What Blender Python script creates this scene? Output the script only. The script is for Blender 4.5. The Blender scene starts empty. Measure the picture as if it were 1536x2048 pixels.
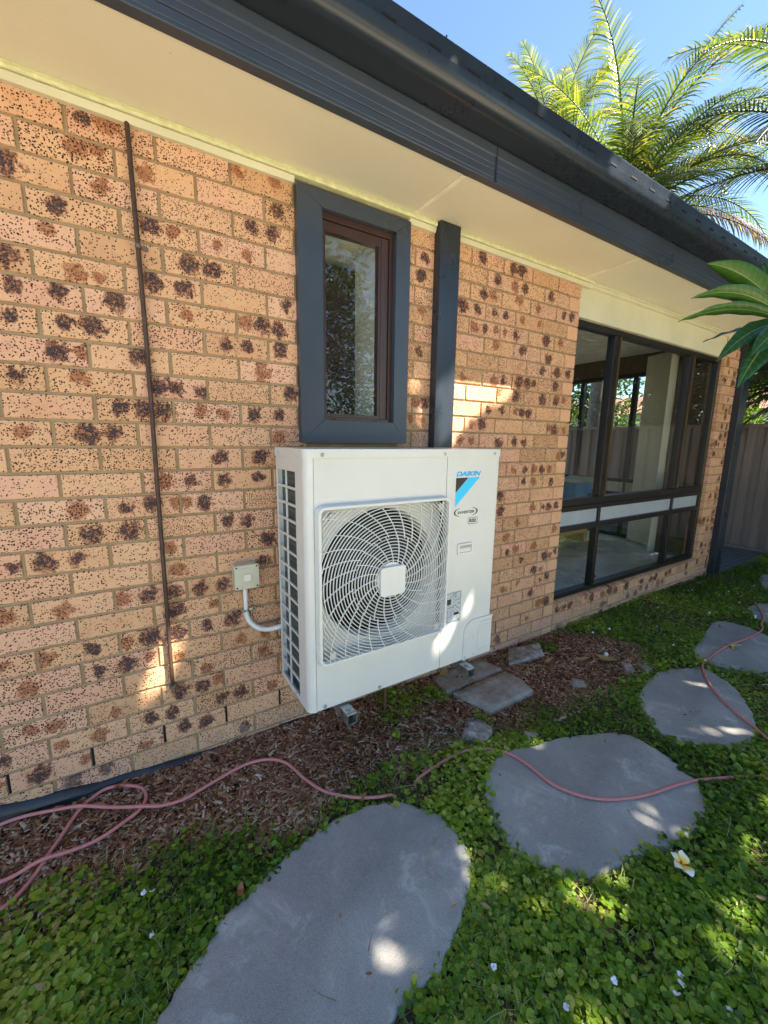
import bpy, bmesh, math, random
import numpy as np
from mathutils import Vector, Matrix, noise
R=math.radians
C=bpy.context.scene.collection
scene=bpy.context.scene
# ---------------------------------------------------------------- camera, sky, sun, exposure
cam=bpy.data.cameras.new('camera'); co=bpy.data.objects.new('camera',cam); C.objects.link(co)
r_=Vector((0.8477,-0.5303,0.0141)); F_=Vector((0.5241,0.8340,-0.1725))
r_=(r_-F_*r_.dot(F_)/F_.dot(F_)).normalized(); F_.normalize(); u_=r_.cross(F_)
M=Matrix((( r_.x,u_.x,-F_.x,0.3153),( r_.y,u_.y,-F_.y,-1.7303),( r_.z,u_.z,-F_.z,1.3775),(0,0,0,1)))
co.matrix_world=M
cam.sensor_fit='VERTICAL'; cam.sensor_height=24; cam.sensor_width=18; cam.lens=24*818.435/2048
cam.clip_start=0.02; cam.clip_end=2000
scene.camera=co
SAZ,SEL=41.0,51.5
SUN=Vector((math.sin(R(SAZ))*math.cos(R(SEL)),-math.cos(R(SAZ))*math.cos(R(SEL)),math.sin(R(SEL))))
w=bpy.data.worlds.new('World'); scene.world=w; w.use_nodes=True
wn=w.node_tree; wn.nodes.clear()
sky=wn.nodes.new('ShaderNodeTexSky'); sky.sky_type='NISHITA'; sky.sun_disc=False
sky.sun_elevation=R(SEL); sky.sun_rotation=math.atan2(SUN.x,SUN.y); sky.air_density=1.0; sky.dust_density=0.0; sky.ozone_density=3.0
bg=wn.nodes.new('ShaderNodeBackground'); bg.inputs['Strength'].default_value=0.065
wo=wn.nodes.new('ShaderNodeOutputWorld'); wn.links.new(sky.outputs[0],bg.inputs[0]); wn.links.new(bg.outputs[0],wo.inputs[0])
sl=bpy.data.lights.new('sun','SUN'); sl.energy=5.0; sl.angle=R(0.5); sl.color=(1,0.9,0.74)
so=bpy.data.objects.new('sun',sl); C.objects.link(so); so.rotation_euler=SUN.to_track_quat('Z','Y').to_euler(); so.location=(3,-6,9)
scene.view_settings.view_transform='Standard'; scene.view_settings.look='None'; scene.view_settings.gamma=1
scene.view_settings.use_curve_mapping=False
scene.view_settings.exposure=2.5
scene.render.engine='CYCLES'
scene.cycles.max_bounces=10; scene.cycles.diffuse_bounces=5; scene.cycles.transparent_max_bounces=12
rng=random.Random(7); nr=np.random.RandomState(5)
# ---------------------------------------------------------------- material helpers
class NT:
    def __init__(s,name):
        s.m=bpy.data.materials.new(name); s.m.use_nodes=True; s.t=s.m.node_tree; s.b=s.t.nodes['Principled BSDF']
    def n(s,ty,**kw):
        x=s.t.nodes.new('ShaderNode'+ty)
        for k,v in kw.items():
            if k[0]=='_': setattr(x,k[1:],v)
            else: s.put(x.inputs[int(k[1:])] if k[0]=='i' and k[1:].isdigit() else x.inputs[k.replace('__',' ')],v)
        return x
    def put(s,inp,v):
        if hasattr(v,'links') or isinstance(v,bpy.types.NodeSocket): s.t.links.new(v,inp)
        else: inp.default_value=v
    def math(s,op,a,b=0.0,c=0.0,clamp=False):
        x=s.n('Math',_operation=op,_use_clamp=clamp); s.put(x.inputs[0],a); s.put(x.inputs[1],b)
        if op in('MULTIPLY_ADD','SMOOTH_MIN','COMPARE'): s.put(x.inputs[2],c)
        return x.outputs[0]
    def mix(s,f,a,b,bt='MIX'):
        x=s.n('Mix',_data_type='RGBA',_blend_type=bt); s.put(x.inputs[0],f); s.put(x.inputs[6],a); s.put(x.inputs[7],b); return x.outputs[2]
    def obj(s): return s.n('TexCoord').outputs['Object']
    def noise(s,vec,scale,det=3,rough=.55,dist=0.0):
        x=s.n('TexNoise',Scale=scale,Detail=det,Roughness=rough,Distortion=dist); s.put(x.inputs['Vector'],vec); return x.outputs[0]
    def vor(s,vec,scale,rnd=1.0,out='Distance'):
        x=s.n('TexVoronoi',Scale=scale,Randomness=rnd); s.put(x.inputs['Vector'],vec); return x.outputs[out]
    def ramp(s,f,stops,interp='LINEAR'):
        x=s.n('ValToRGB'); s.put(x.inputs[0],f); e=x.color_ramp.elements; x.color_ramp.interpolation=interp
        while len(e)<len(stops): e.new(.5)
        for i,(p,c) in enumerate(stops): e[i].position=p; e[i].color=(*c,1) if len(c)==3 else c
        return x.outputs[0]
    def step(s,x,lo,hi):
        m=s.n('MapRange',_interpolation_type='SMOOTHSTEP'); s.put(m.inputs[0],x); s.put(m.inputs[1],lo); s.put(m.inputs[2],hi); return m.outputs[0]
    def attr(s,name,out='Color'): return s.n('Attribute',_attribute_name=name).outputs[out]
    def sep(s,c):
        return s.n('SeparateColor',Color=c).outputs
    def bump(s,h,dist=.002,strength=.6,normal=None):
        x=s.n('Bump',Strength=strength,Distance=dist,Height=h)
        if normal is not None: s.put(x.inputs['Normal'],normal)
        return x.outputs[0]
    def fin(s,base=None,rough=None,normal=None,metal=None,spec=None,trans=None,sss=None):
        B=s.b
        for k,v in (('Base Color',base),('Roughness',rough),('Normal',normal),('Metallic',metal),('Specular IOR Level',spec),('Transmission Weight',trans)):
            if v is not None: s.put(B.inputs[k],(*v,1) if isinstance(v,tuple) and len(v)==3 else v)
        return s.m
def simple(name,col,rough=.6,metal=0.0,var=.12,nscale=8.0,bump=.0,bscale=200.0,spec=None):
    n=NT(name); v=n.obj(); f=n.noise(v,nscale,5)
    a=tuple(c*(1-var) for c in col)+(1,); b=tuple(min(1,c*(1+var)) for c in col)+(1,)
    c=n.mix(n.step(f,.3,.7),a,b)
    rr=n.math('MULTIPLY_ADD',f,.25,rough-.12)
    nm=n.bump(n.noise(v,bscale,3),.001,bump) if bump else None
    return n.fin(c,rr,nm,metal,spec)
def leafmat(name,stops,rough=.45,trans=.35,attr='rnd',spec=.4,tcol=1.6,vein=0):
    """two sided leaf: principled + translucent mix, hue from per-leaf attribute"""
    n=NT(name); a=n.attr(attr,'Fac'); col=n.ramp(a,stops)
    v=n.obj(); col=n.mix(n.math('MULTIPLY',n.noise(v,60,3),.35),col,(.02,.03,.008,1))
    if vein:
        uv=n.n('UVMap').outputs[0]; sx=n.n('SeparateXYZ',Vector=uv).outputs
        ax=n.math('ABSOLUTE',sx[0]); vv=n.math('FRACT',n.math('MULTIPLY',n.math('SUBTRACT',sx[1],n.math('MULTIPLY',ax,.06)),vein))
        ve=n.math('LESS_THAN',vv,.22); mid=n.math('LESS_THAN',ax,.05)
        col=n.mix(n.math('MULTIPLY',ve,.18),col,(.2,.32,.06,1)); col=n.mix(n.math('MULTIPLY',mid,.8),col,(.3,.42,.12,1))
    n.fin(col,rough,None,0.0,spec)
    tr=n.n('BsdfTranslucent'); hs=n.n('HueSaturation',Value=tcol,Saturation=1.15,Hue=.485); n.put(hs.inputs['Color'],col); n.put(tr.inputs[0],hs.outputs[0])
    mx=n.n('MixShader'); n.put(mx.inputs[0],trans); n.t.links.new(n.b.outputs[0],mx.inputs[1]); n.t.links.new(tr.outputs[0],mx.inputs[2])
    n.t.links.new(mx.outputs[0],n.t.nodes['Material Output'].inputs[0]); return n.m
# ---------------------------------------------------------------- mesh helpers
def tag(o,label=None,cat=None,group=None,kind=None):
    for k,v in(('label',label),('category',cat),('group',group),('kind',kind)):
        if v: o[k]=v
    return o
def empty(name,loc=(0,0,0),rz=0):
    o=bpy.data.objects.new(name,None); C.objects.link(o); o.location=loc; o.rotation_euler=(0,0,rz); o.empty_display_size=.1; return o
class MB:
    def __init__(s): s.v=[]; s.f=[]; s.mi=[]; s.sm=[]; s.a=[]; s.cur=0.0
    def addv(s,vs,fs,mi=0,smooth=False):
        b=len(s.v); s.v+= [tuple(x) for x in vs]; s.a+=[s.cur]*len(vs)
        for f in fs: s.f.append(tuple(b+i for i in f)); s.mi.append(mi); s.sm.append(smooth)
    def box(s,x0,x1,y0,y1,z0,z1,mi=0,M=None):
        vs=[(x,y,z) for z in(z0,z1) for y in(y0,y1) for x in(x0,x1)]
        if M: vs=[M@Vector(p) for p in vs]
        s.addv(vs,[(0,2,3,1),(4,5,7,6),(0,1,5,4),(1,3,7,5),(3,2,6,7),(2,0,4,6)],mi)
    def tube(s,pts,r,n=8,mi=0,cap=True,smooth=True):
        P=[Vector(p) for p in pts]; rs=r if isinstance(r,(list,tuple)) else [r]*len(P); vs=[];up=None
        for i,p in enumerate(P):
            t=(P[min(i+1,len(P)-1)]-P[max(i-1,0)]).normalized()
            if up is None:
                up=Vector((0,0,1)) if abs(t.z)<.9 else Vector((1,0,0))
            a=t.cross(up).normalized(); b=a.cross(t); up=b
            for k in range(n):
                th=2*math.pi*k/n; vs.append(p+a*math.cos(th)*rs[i]+b*math.sin(th)*rs[i])
        fs=[(i*n+k,i*n+(k+1)%n,(i+1)*n+(k+1)%n,(i+1)*n+k) for i in range(len(P)-1) for k in range(n)]
        s.addv(vs,fs,mi,smooth)
        if cap:
            m=len(P)-1; s.addv(vs[:n],[tuple(range(n))[::-1]],mi); s.addv(vs[m*n:],[tuple(range(n))],mi)
    def cyl(s,c,ax,r,h,n=20,mi=0,r2=None,smooth=True):
        c=Vector(c); ax=Vector(ax).normalized(); s.tube([c,c+ax*h],[r,r if r2 is None else r2],n,mi,True,smooth)
    def extr(s,prof,axis,a,b,mi=0,closed=True,smooth=False,caps=True):
        """profile of 2-d points extruded along an axis ('x': (y,z); 'y': (x,z); 'z': (x,y))"""
        def P(q,t): return {'x':(t,q[0],q[1]),'y':(q[0],t,q[1]),'z':(q[0],q[1],t)}[axis]
        n=len(prof); vs=[P(q,a) for q in prof]+[P(q,b) for q in prof]
        fs=[(i,(i+1)%n,n+(i+1)%n,n+i) for i in range(n if closed else n-1)]
        s.addv(vs,fs,mi,smooth)
        if closed and caps: s.addv(vs,[tuple(range(n))[::-1],tuple(range(n,2*n))],mi)
    def build(s,name,mats,parent=None,bevel=0,seg=2,recalc=True,attr=False):
        me=bpy.data.meshes.new(name); me.from_pydata([tuple(v) for v in s.v],[],s.f)
        for m in (mats if isinstance(mats,(list,tuple)) else [mats]): me.materials.append(m)
        me.polygons.foreach_set('material_index',s.mi); me.polygons.foreach_set('use_smooth',s.sm)
        if attr:
            at=me.attributes.new('rnd','FLOAT','POINT'); at.data.foreach_set('value',s.a)
        if recalc:
            bm=bmesh.new(); bm.from_mesh(me); bmesh.ops.recalc_face_normals(bm,faces=bm.faces); bm.to_mesh(me); bm.free()
        o=bpy.data.objects.new(name,me); C.objects.link(o)
        if parent: o.parent=parent
        if bevel:
            b=o.modifiers.new('bevel','BEVEL'); b.width=bevel; b.segments=seg; b.limit_method='ANGLE'; b.angle_limit=R(40)
        return o
def npmesh(name,V,Fa,mat,parent=None,rnd=None,uv=None,smooth=False):
    """fast mesh from arrays: V (n,3), Fa (m,k)"""
    me=bpy.data.meshes.new(name); n=len(V); m,k=Fa.shape
    me.vertices.add(n); me.vertices.foreach_set('co',V.astype(np.float32).ravel())
    me.loops.add(m*k); me.loops.foreach_set('vertex_index',Fa.astype(np.int32).ravel())
    me.polygons.add(m); me.polygons.foreach_set('loop_start',np.arange(0,m*k,k,dtype=np.int32)); me.polygons.foreach_set('loop_total',np.full(m,k,dtype=np.int32))
    if rnd is not None:
        at=me.attributes.new('rnd','FLOAT','POINT'); at.data.foreach_set('value',rnd.astype(np.float32))
    if uv is not None:
        ul=me.uv_layers.new(name='UVMap'); ul.data.foreach_set('uv',uv[Fa.ravel()].astype(np.float32).ravel())
    me.update(); me.validate()
    if smooth: me.polygons.foreach_set('use_smooth',[True]*m)
    for q in (mat if isinstance(mat,(list,tuple)) else [mat]): me.materials.append(q)
    o=bpy.data.objects.new(name,me); C.objects.link(o)
    if parent: o.parent=parent
    return o
def scatter(T,TF,pos,rot,scl,rnd):
    """instances of template T (k,3) with faces TF; rot (n,3,3)"""
    n=len(pos); k=len(T); scl=np.broadcast_to(scl.reshape(n,-1),(n,3)); V=np.einsum('nij,nkj->nki',rot,T[None]*scl[:,None,:])+pos[:,None,:]
    Fa=(TF[None]+ (np.arange(n)*k)[:,None,None]).reshape(-1,TF.shape[1]); return V.reshape(-1,3),Fa,np.repeat(rnd,k)
def rots(n,tilt,yaw=None):
    yaw=nr.uniform(0,2*np.pi,n) if yaw is None else yaw; ta=nr.uniform(0,2*np.pi,n); t=tilt
    cz,sz=np.cos(yaw),np.sin(yaw); Rz=np.zeros((n,3,3)); Rz[:,0,0]=cz;Rz[:,0,1]=-sz;Rz[:,1,0]=sz;Rz[:,1,1]=cz;Rz[:,2,2]=1
    ax=np.stack([np.cos(ta),np.sin(ta),0*ta],1); K=np.zeros((n,3,3)); K[:,0,2]=ax[:,1];K[:,1,2]=-ax[:,0];K[:,2,0]=-ax[:,1];K[:,2,1]=ax[:,0]
    Rt=np.eye(3)+np.sin(t)[:,None,None]*K+(1-np.cos(t))[:,None,None]*(K@K); return Rt@Rz
def inpoly(x,y,poly):
    c=np.zeros(x.shape,bool); n=len(poly)
    for i in range(n):
        x0,y0=poly[i];x1,y1=poly[(i+1)%n]
        if y0==y1: continue
        c^=((y0>y)!=(y1>y))&(x<(x1-x0)*(y-y0)/(y1-y0)+x0)
    return c
def dpoly(x,y,poly,closed=True):
    d=np.full(x.shape,1e9); n=len(poly)
    for i in range(n if closed else n-1):
        a=np.array(poly[i]);b=np.array(poly[(i+1)%n]); ab=b-a; t=np.clip(((x-a[0])*ab[0]+(y-a[1])*ab[1])/(ab@ab+1e-12),0,1)
        d=np.minimum(d,np.hypot(x-a[0]-t*ab[0],y-a[1]-t*ab[1]))
    return d
def smoothpoly(P,n=4,closed=True):
    out=[];m=len(P)
    for i in range(m if closed else m-1):
        g=lambda j:Vector(P[j%m]) if closed else Vector(P[min(max(j,0),m-1)])
        p0,p1,p2,p3=g(i-1),g(i),g(i+1),g(i+2)
        for k in range(n):
            t=k/n; out.append(tuple(.5*((2*p1)+(p2-p0)*t+(2*p0-5*p1+4*p2-p3)*t*t+(3*p1-p0-3*p2+p3)*t**3)))
    if not closed: out.append(tuple(P[-1]))
    return out
NG=nr.rand(64,64)
def vnoise(x,y,s):
    x=x*s;y=y*s; i=np.floor(x).astype(int);j=np.floor(y).astype(int);fx=x-i;fy=y-j; fx=fx*fx*(3-2*fx);fy=fy*fy*(3-2*fy)
    g=lambda a,b:NG[a%64,b%64]
    return (g(i,j)*(1-fx)+g(i+1,j)*fx)*(1-fy)+(g(i,j+1)*(1-fx)+g(i+1,j+1)*fx)*fy
def split(o):
    """one object per loose piece"""
    me=o.data; n=len(me.vertices); par=list(range(n))
    def find(a):
        while par[a]!=a: par[a]=par[par[a]]; a=par[a]
        return a
    for e in me.edges:
        a,b=find(e.vertices[0]),find(e.vertices[1])
        if a!=b: par[a]=b
    groups={}; base_name=o.name.split('.')[0]; o.name=base_name+'_whole'
    for p in me.polygons: groups.setdefault(find(p.vertices[0]),[]).append(p)
    for g in groups.values():
        idx={}; vs=[]; fs=[]
        for p in g:
            for v in p.vertices:
                if v not in idx: idx[v]=len(vs); vs.append(tuple(me.vertices[v].co))
            fs.append([idx[v] for v in p.vertices])
        m2=bpy.data.meshes.new(base_name); m2.from_pydata(vs,[],fs)
        for mt in me.materials: m2.materials.append(mt)
        for p,q in zip(m2.polygons,g): p.use_smooth=q.use_smooth
        c=bpy.data.objects.new(base_name,m2); C.objects.link(c); c.parent=o.parent; c.matrix_local=o.matrix_local
    nm=o.name; bpy.data.objects.remove(o)
def text(s,x,z,h,mat,parent,name,y,width=None,shear=0.0,bold=0.0):
    cu=bpy.data.curves.new(name,'FONT'); cu.body=s; cu.size=1; cu.shear=shear; cu.offset=bold; cu.extrude=.0
    t=bpy.data.objects.new(name,cu); C.objects.link(t); bpy.context.view_layer.update()
    me=bpy.data.meshes.new_from_object(t.evaluated_get(bpy.context.evaluated_depsgraph_get())); bpy.data.objects.remove(t)
    xs=[v.co.x for v in me.vertices]; ys=[v.co.y for v in me.vertices]; x0,x1,y0,y1=min(xs),max(xs),min(ys),max(ys)
    sz=h/(y1-y0); sx=(width/(x1-x0)) if width else sz
    for v in me.vertices: v.co=Vector((x+(v.co.x-x0)*sx,y,z+(v.co.y-y0)*sz))
    me.name=name; me.materials.append(mat); o=bpy.data.objects.new(name,me); C.objects.link(o); o.parent=parent; return o
# measured outlines (metres)
BLOT=[(0.195,2.077,1),(0.314,2.167,0),(0.084,2.16,1),(0.259,2.258,0),(0.313,2.265,0),(0.285,2.344,1),(0.35,2.35,0),(0.168,2.006,0),(0.445,2.244,0),(0.448,2.091,1),(0.516,2.081,0),(0.893,2.255,1),(0.793,2.168,1),(0.866,2.168,1),(0.746,2.34,0),(0.886,2.347,0),(0.663,2.069,0),(0.771,2.067,0),(0.562,1.99,1),(0.641,1.99,1),(0.056,1.907,1),(0.068,1.827,1),(0.174,1.827,1),(0.227,1.889,0),(0.29,1.889,0),(0.326,1.823,1),(0.439,1.908,1),(0.541,1.905,1),(0.548,1.82,0),(0.919,1.911,1),(0.754,1.821,0),(0.815,1.823,1),(0.881,1.813,1),(0.047,1.736,1),(0.187,1.736,1),(0.257,1.739,1),(0.154,1.646,1),(0.221,1.651,0),(0.384,1.658,1),(0.681,1.73,1),(0.755,1.734,1),(0.887,1.739,1),(0.043,1.561,1),(0.208,1.573,0),(0.805,1.669,0),(0.812,1.631,0),(0.437,1.554,1),(0.49,1.554,1),(0.58,1.546,1),(0.929,1.567,1),(0.315,1.476,1),(0.379,1.475,1),(0.441,1.475,1),(0.572,1.478,0),(0.657,1.474,0),(0.771,1.472,1),(0.877,1.472,1),(0.046,1.389,0),(0.21,1.386,1),(0.282,1.388,1),(0.874,1.383,0),(0.633,1.303,1),(0.791,1.302,1),(0.433,1.218,0),(0.519,1.214,1),(0.644,1.214,1),(0.777,1.217,1),(0.159,1.127,0),(0.301,1.127,1),(0.379,1.133,1),(0.464,1.134,0),(0.5,1.128,0),(0.566,1.127,1),(0.187,1.038,1),(0.303,1.036,1),(0.651,1.045,1),(0.729,1.038,1),(0.056,0.956,1),(0.145,0.955,1),(0.432,0.961,0),(0.808,0.951,1),(0.455,0.867,0),(0.783,0.858,1),(0.347,0.783,1),(0.43,0.779,1),(0.261,0.784,0),(0.531,0.777,1),(0.614,0.775,1),(0.088,0.777,0),(0.439,0.705,1),(0.577,0.701,0),(-0.064,0.786,0),(0.647,0.624,1),(0.545,0.614,1),(0.644,0.613,1),(0.155,0.612,1),(0.256,0.608,0),(0.341,0.611,1),(0.427,0.606,1),(0.018,0.616,0),(0.673,0.52,0),(0.784,0.521,0),(0.171,0.524,1),(0.253,0.523,1),(0.335,0.529,0),(0.435,0.5,0),(0.534,0.421,0),(0.776,0.431,0),(0.51,0.348,1),(0.583,0.364,0),(0.429,0.353,1),(-0.035,0.521,0),(0.586,0.27,1),(0.666,0.267,1),(0.802,0.256,0),(0.205,0.336,0),(0.316,0.272,1),(0.39,0.267,1),(-0.046,0.36,0),(0.025,0.352,0),(0.031,0.27,0),(0.149,0.265,0),(0.434,0.19,1),(0.517,0.181,1),(0.287,0.165,0),(0.098,0.182,0),(-0.034,0.185,1),(0.671,0.091,1),(0.158,0.12,1),(0.051,0.115,1),(1.997,2.333,1),(2.239,2.332,1),(2.305,2.335,1),(2.118,2.247,1),(2.342,2.249,1),(2.256,2.247,0),(2.577,2.249,1),(2.018,2.163,1),(2.091,2.166,0),(2.299,2.181,0),(2.467,2.163,0),(2.715,2.168,1),(2.793,2.167,1),(1.869,2.078,1),(1.973,2.075,1),(2.111,2.081,1),(2.198,2.078,1),(2.338,2.077,0),(2.492,2.077,0),(1.96,1.986,0),(2.04,1.987,1),(2.123,1.993,0),(2.201,1.993,0),(2.287,1.988,1),(2.564,1.995,1),(2.706,2.001,0),(2.134,1.915,0),(2.356,1.907,1),(2.598,1.892,1),(2.55,1.816,1),(2.694,1.817,1),(2.805,1.821,1),(2.13,1.717,0),(2.208,1.73,1),(2.342,1.732,1),(2.419,1.732,1),(2.474,1.733,1),(2.689,1.734,1),(1.892,1.719,0),(2.187,1.662,0),(2.327,1.647,1),(2.572,1.64,1),(2.711,1.655,0),(2.784,1.657,0),(2.096,1.557,1),(2.21,1.56,1),(2.326,1.559,0),(2.385,1.556,1),(2.444,1.552,1),(1.971,1.478,0),(2.055,1.48,1),(2.664,1.473,0),(2.812,1.463,0),(1.889,1.388,0),(1.978,1.383,0),(2.196,1.367,1),(2.335,1.381,1),(2.419,1.378,1),(2.345,1.209,0),(2.455,1.207,1),(2.538,1.204,0),(2.618,1.206,1),(2.696,1.204,0),(2.786,1.295,0),(2.453,1.132,1),(2.542,1.128,0),(2.72,1.106,0),(2.24,1.054,1),(2.556,0.957,0),(2.723,0.952,1),(2.798,0.954,1),(2.253,0.953,1),(2.414,0.87,0),(2.803,0.787,0),(2.323,0.781,0),(2.417,0.692,0),(2.342,0.68,1),(2.598,0.69,0),(2.722,0.605,1),(2.478,0.61,1),(2.618,0.521,1),(2.688,0.51,0),(2.462,0.457,0),(2.325,0.437,0),(2.604,0.354,1),(2.695,0.265,0),(2.783,0.263,1),(2.579,0.179,0),(2.301,0.091,1),(1.613,2.247,1),(1.598,2.168,1),(1.604,2.009,0),(1.594,1.817,1),(1.585,1.57,0),(1.639,1.573,1),(1.552,1.484,0),(1.615,1.487,0)]
ST=[[(1.063,-0.613),(0.955,-0.573),(0.834,-0.571),(0.715,-0.586),(0.583,-0.629),(0.515,-0.656),(0.438,-0.685),(0.377,-0.743),(0.301,-0.8),(0.246,-0.855),(0.25,-0.987),(0.337,-1.138),(0.501,-1.208),(0.649,-1.155),(0.769,-1.109),(0.91,-1.1),(1.025,-1.044),(1.131,-0.981),(1.182,-0.92),(1.207,-0.831),(1.183,-0.736),(1.126,-0.656)],[(1.47,-0.707),(1.558,-0.666),(1.696,-0.671),(1.878,-0.718),(2.056,-0.779),(2.19,-0.848),(2.247,-0.933),(2.238,-1.043),(2.218,-1.128),(2.182,-1.196),(2.105,-1.258),(2.022,-1.28),(1.898,-1.273),(1.718,-1.226),(1.544,-1.188),(1.442,-1.165),(1.386,-1.115),(1.34,-1.036),(1.323,-0.945),(1.366,-0.834),(1.412,-0.758)],[(2.627,-0.737),(2.931,-0.692),(3.126,-0.75),(3.235,-0.814),(3.208,-0.912),(3.104,-1.037),(2.957,-1.133),(2.748,-1.211),(2.612,-1.211),(2.523,-1.179),(2.425,-1.099),(2.373,-1.008),(2.402,-0.914),(2.494,-0.823)],[(3.459,-0.668),(3.624,-0.643),(4.054,-0.571),(4.192,-0.611),(4.213,-0.724),(4.169,-0.867),(4.145,-1.016),(3.955,-1.132),(3.667,-1.129),(3.507,-1.047),(3.426,-0.973),(3.358,-0.861),(3.348,-0.794),(3.352,-0.732)],[(4.658,-0.603),(4.875,-0.592),(4.958,-0.653),(5.107,-0.79),(4.927,-0.921),(4.562,-0.918),(4.436,-0.794),(4.482,-0.706)],[(5.889,-0.324),(6.047,-0.357),(6.123,-0.513),(5.793,-0.664),(5.439,-0.644),(5.466,-0.493)]]
H1=[(-0.18,-0.382),(-0.127,-0.349),(-0.067,-0.322),(-0.027,-0.277),(0.003,-0.22),(0.036,-0.157),(0.073,-0.087),(0.109,-0.052),(0.155,-0.031),(0.219,-0.051),(0.268,-0.092),(0.277,-0.143),(0.256,-0.186),(0.209,-0.213),(0.137,-0.237),(0.044,-0.242),(-0.044,-0.244),(-0.113,-0.247),(-0.215,-0.232),(-0.341,-0.147),(-0.42,-0.02),(-0.381,-0.02),(-0.271,-0.02),(-0.155,-0.02),(-0.073,-0.028),(0.028,-0.058),(0.133,-0.109),(0.264,-0.186),(0.335,-0.207),(0.401,-0.217),(0.473,-0.202),(0.571,-0.178),(0.652,-0.171),(0.729,-0.194),(0.786,-0.25),(0.824,-0.352),(0.87,-0.444),(0.943,-0.515),(1.017,-0.56),(1.087,-0.587),(1.152,-0.593),(1.232,-0.579),(1.317,-0.57),(1.437,-0.562),(1.538,-0.581),(1.623,-0.65),(1.656,-0.759),(1.658,-0.88),(1.696,-0.965),(1.758,-1.029),(1.843,-1.078),(1.951,-1.118),(2.081,-1.15),(2.206,-1.188),(2.293,-1.226),(2.407,-1.289),(2.57,-1.388),(2.719,-1.4),(2.742,-1.331),(2.759,-1.251),(2.79,-1.204),(2.84,-1.121),(2.915,-1.028),(3.015,-0.938),(3.145,-0.854),(3.269,-0.8),(3.401,-0.789),(3.551,-0.783),(3.725,-0.785),(3.886,-0.806),(4.104,-0.822),(4.257,-0.81),(4.374,-0.772),(4.495,-0.75),(4.692,-0.676),(4.9,-0.576)]
MB_LINE=[(-0.309,-0.294),(-0.096,-0.357),(0.026,-0.34),(0.137,-0.284),(0.325,-0.317),(0.557,-0.404),(0.736,-0.478),(0.848,-0.447),(0.991,-0.422),(1.212,-0.463),(1.416,-0.449),(1.629,-0.42),(1.764,-0.522),(1.936,-0.562),(2.236,-0.553),(2.467,-0.613),(2.966,-0.609),(3.111,-0.443),(3.097,-0.314),(2.951,-0.142),(2.86,-0.044),(2.835,0.044)]
HB=[[(1.082,-0.605),(1.213,-0.597)],[(2.273,-1.24),(2.411,-1.318)],[(2.411,-1.318),(2.535,-1.393)],[(2.535,-1.393),(2.682,-1.405)],[(2.682,-1.405),(2.705,-1.337)]]
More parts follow.
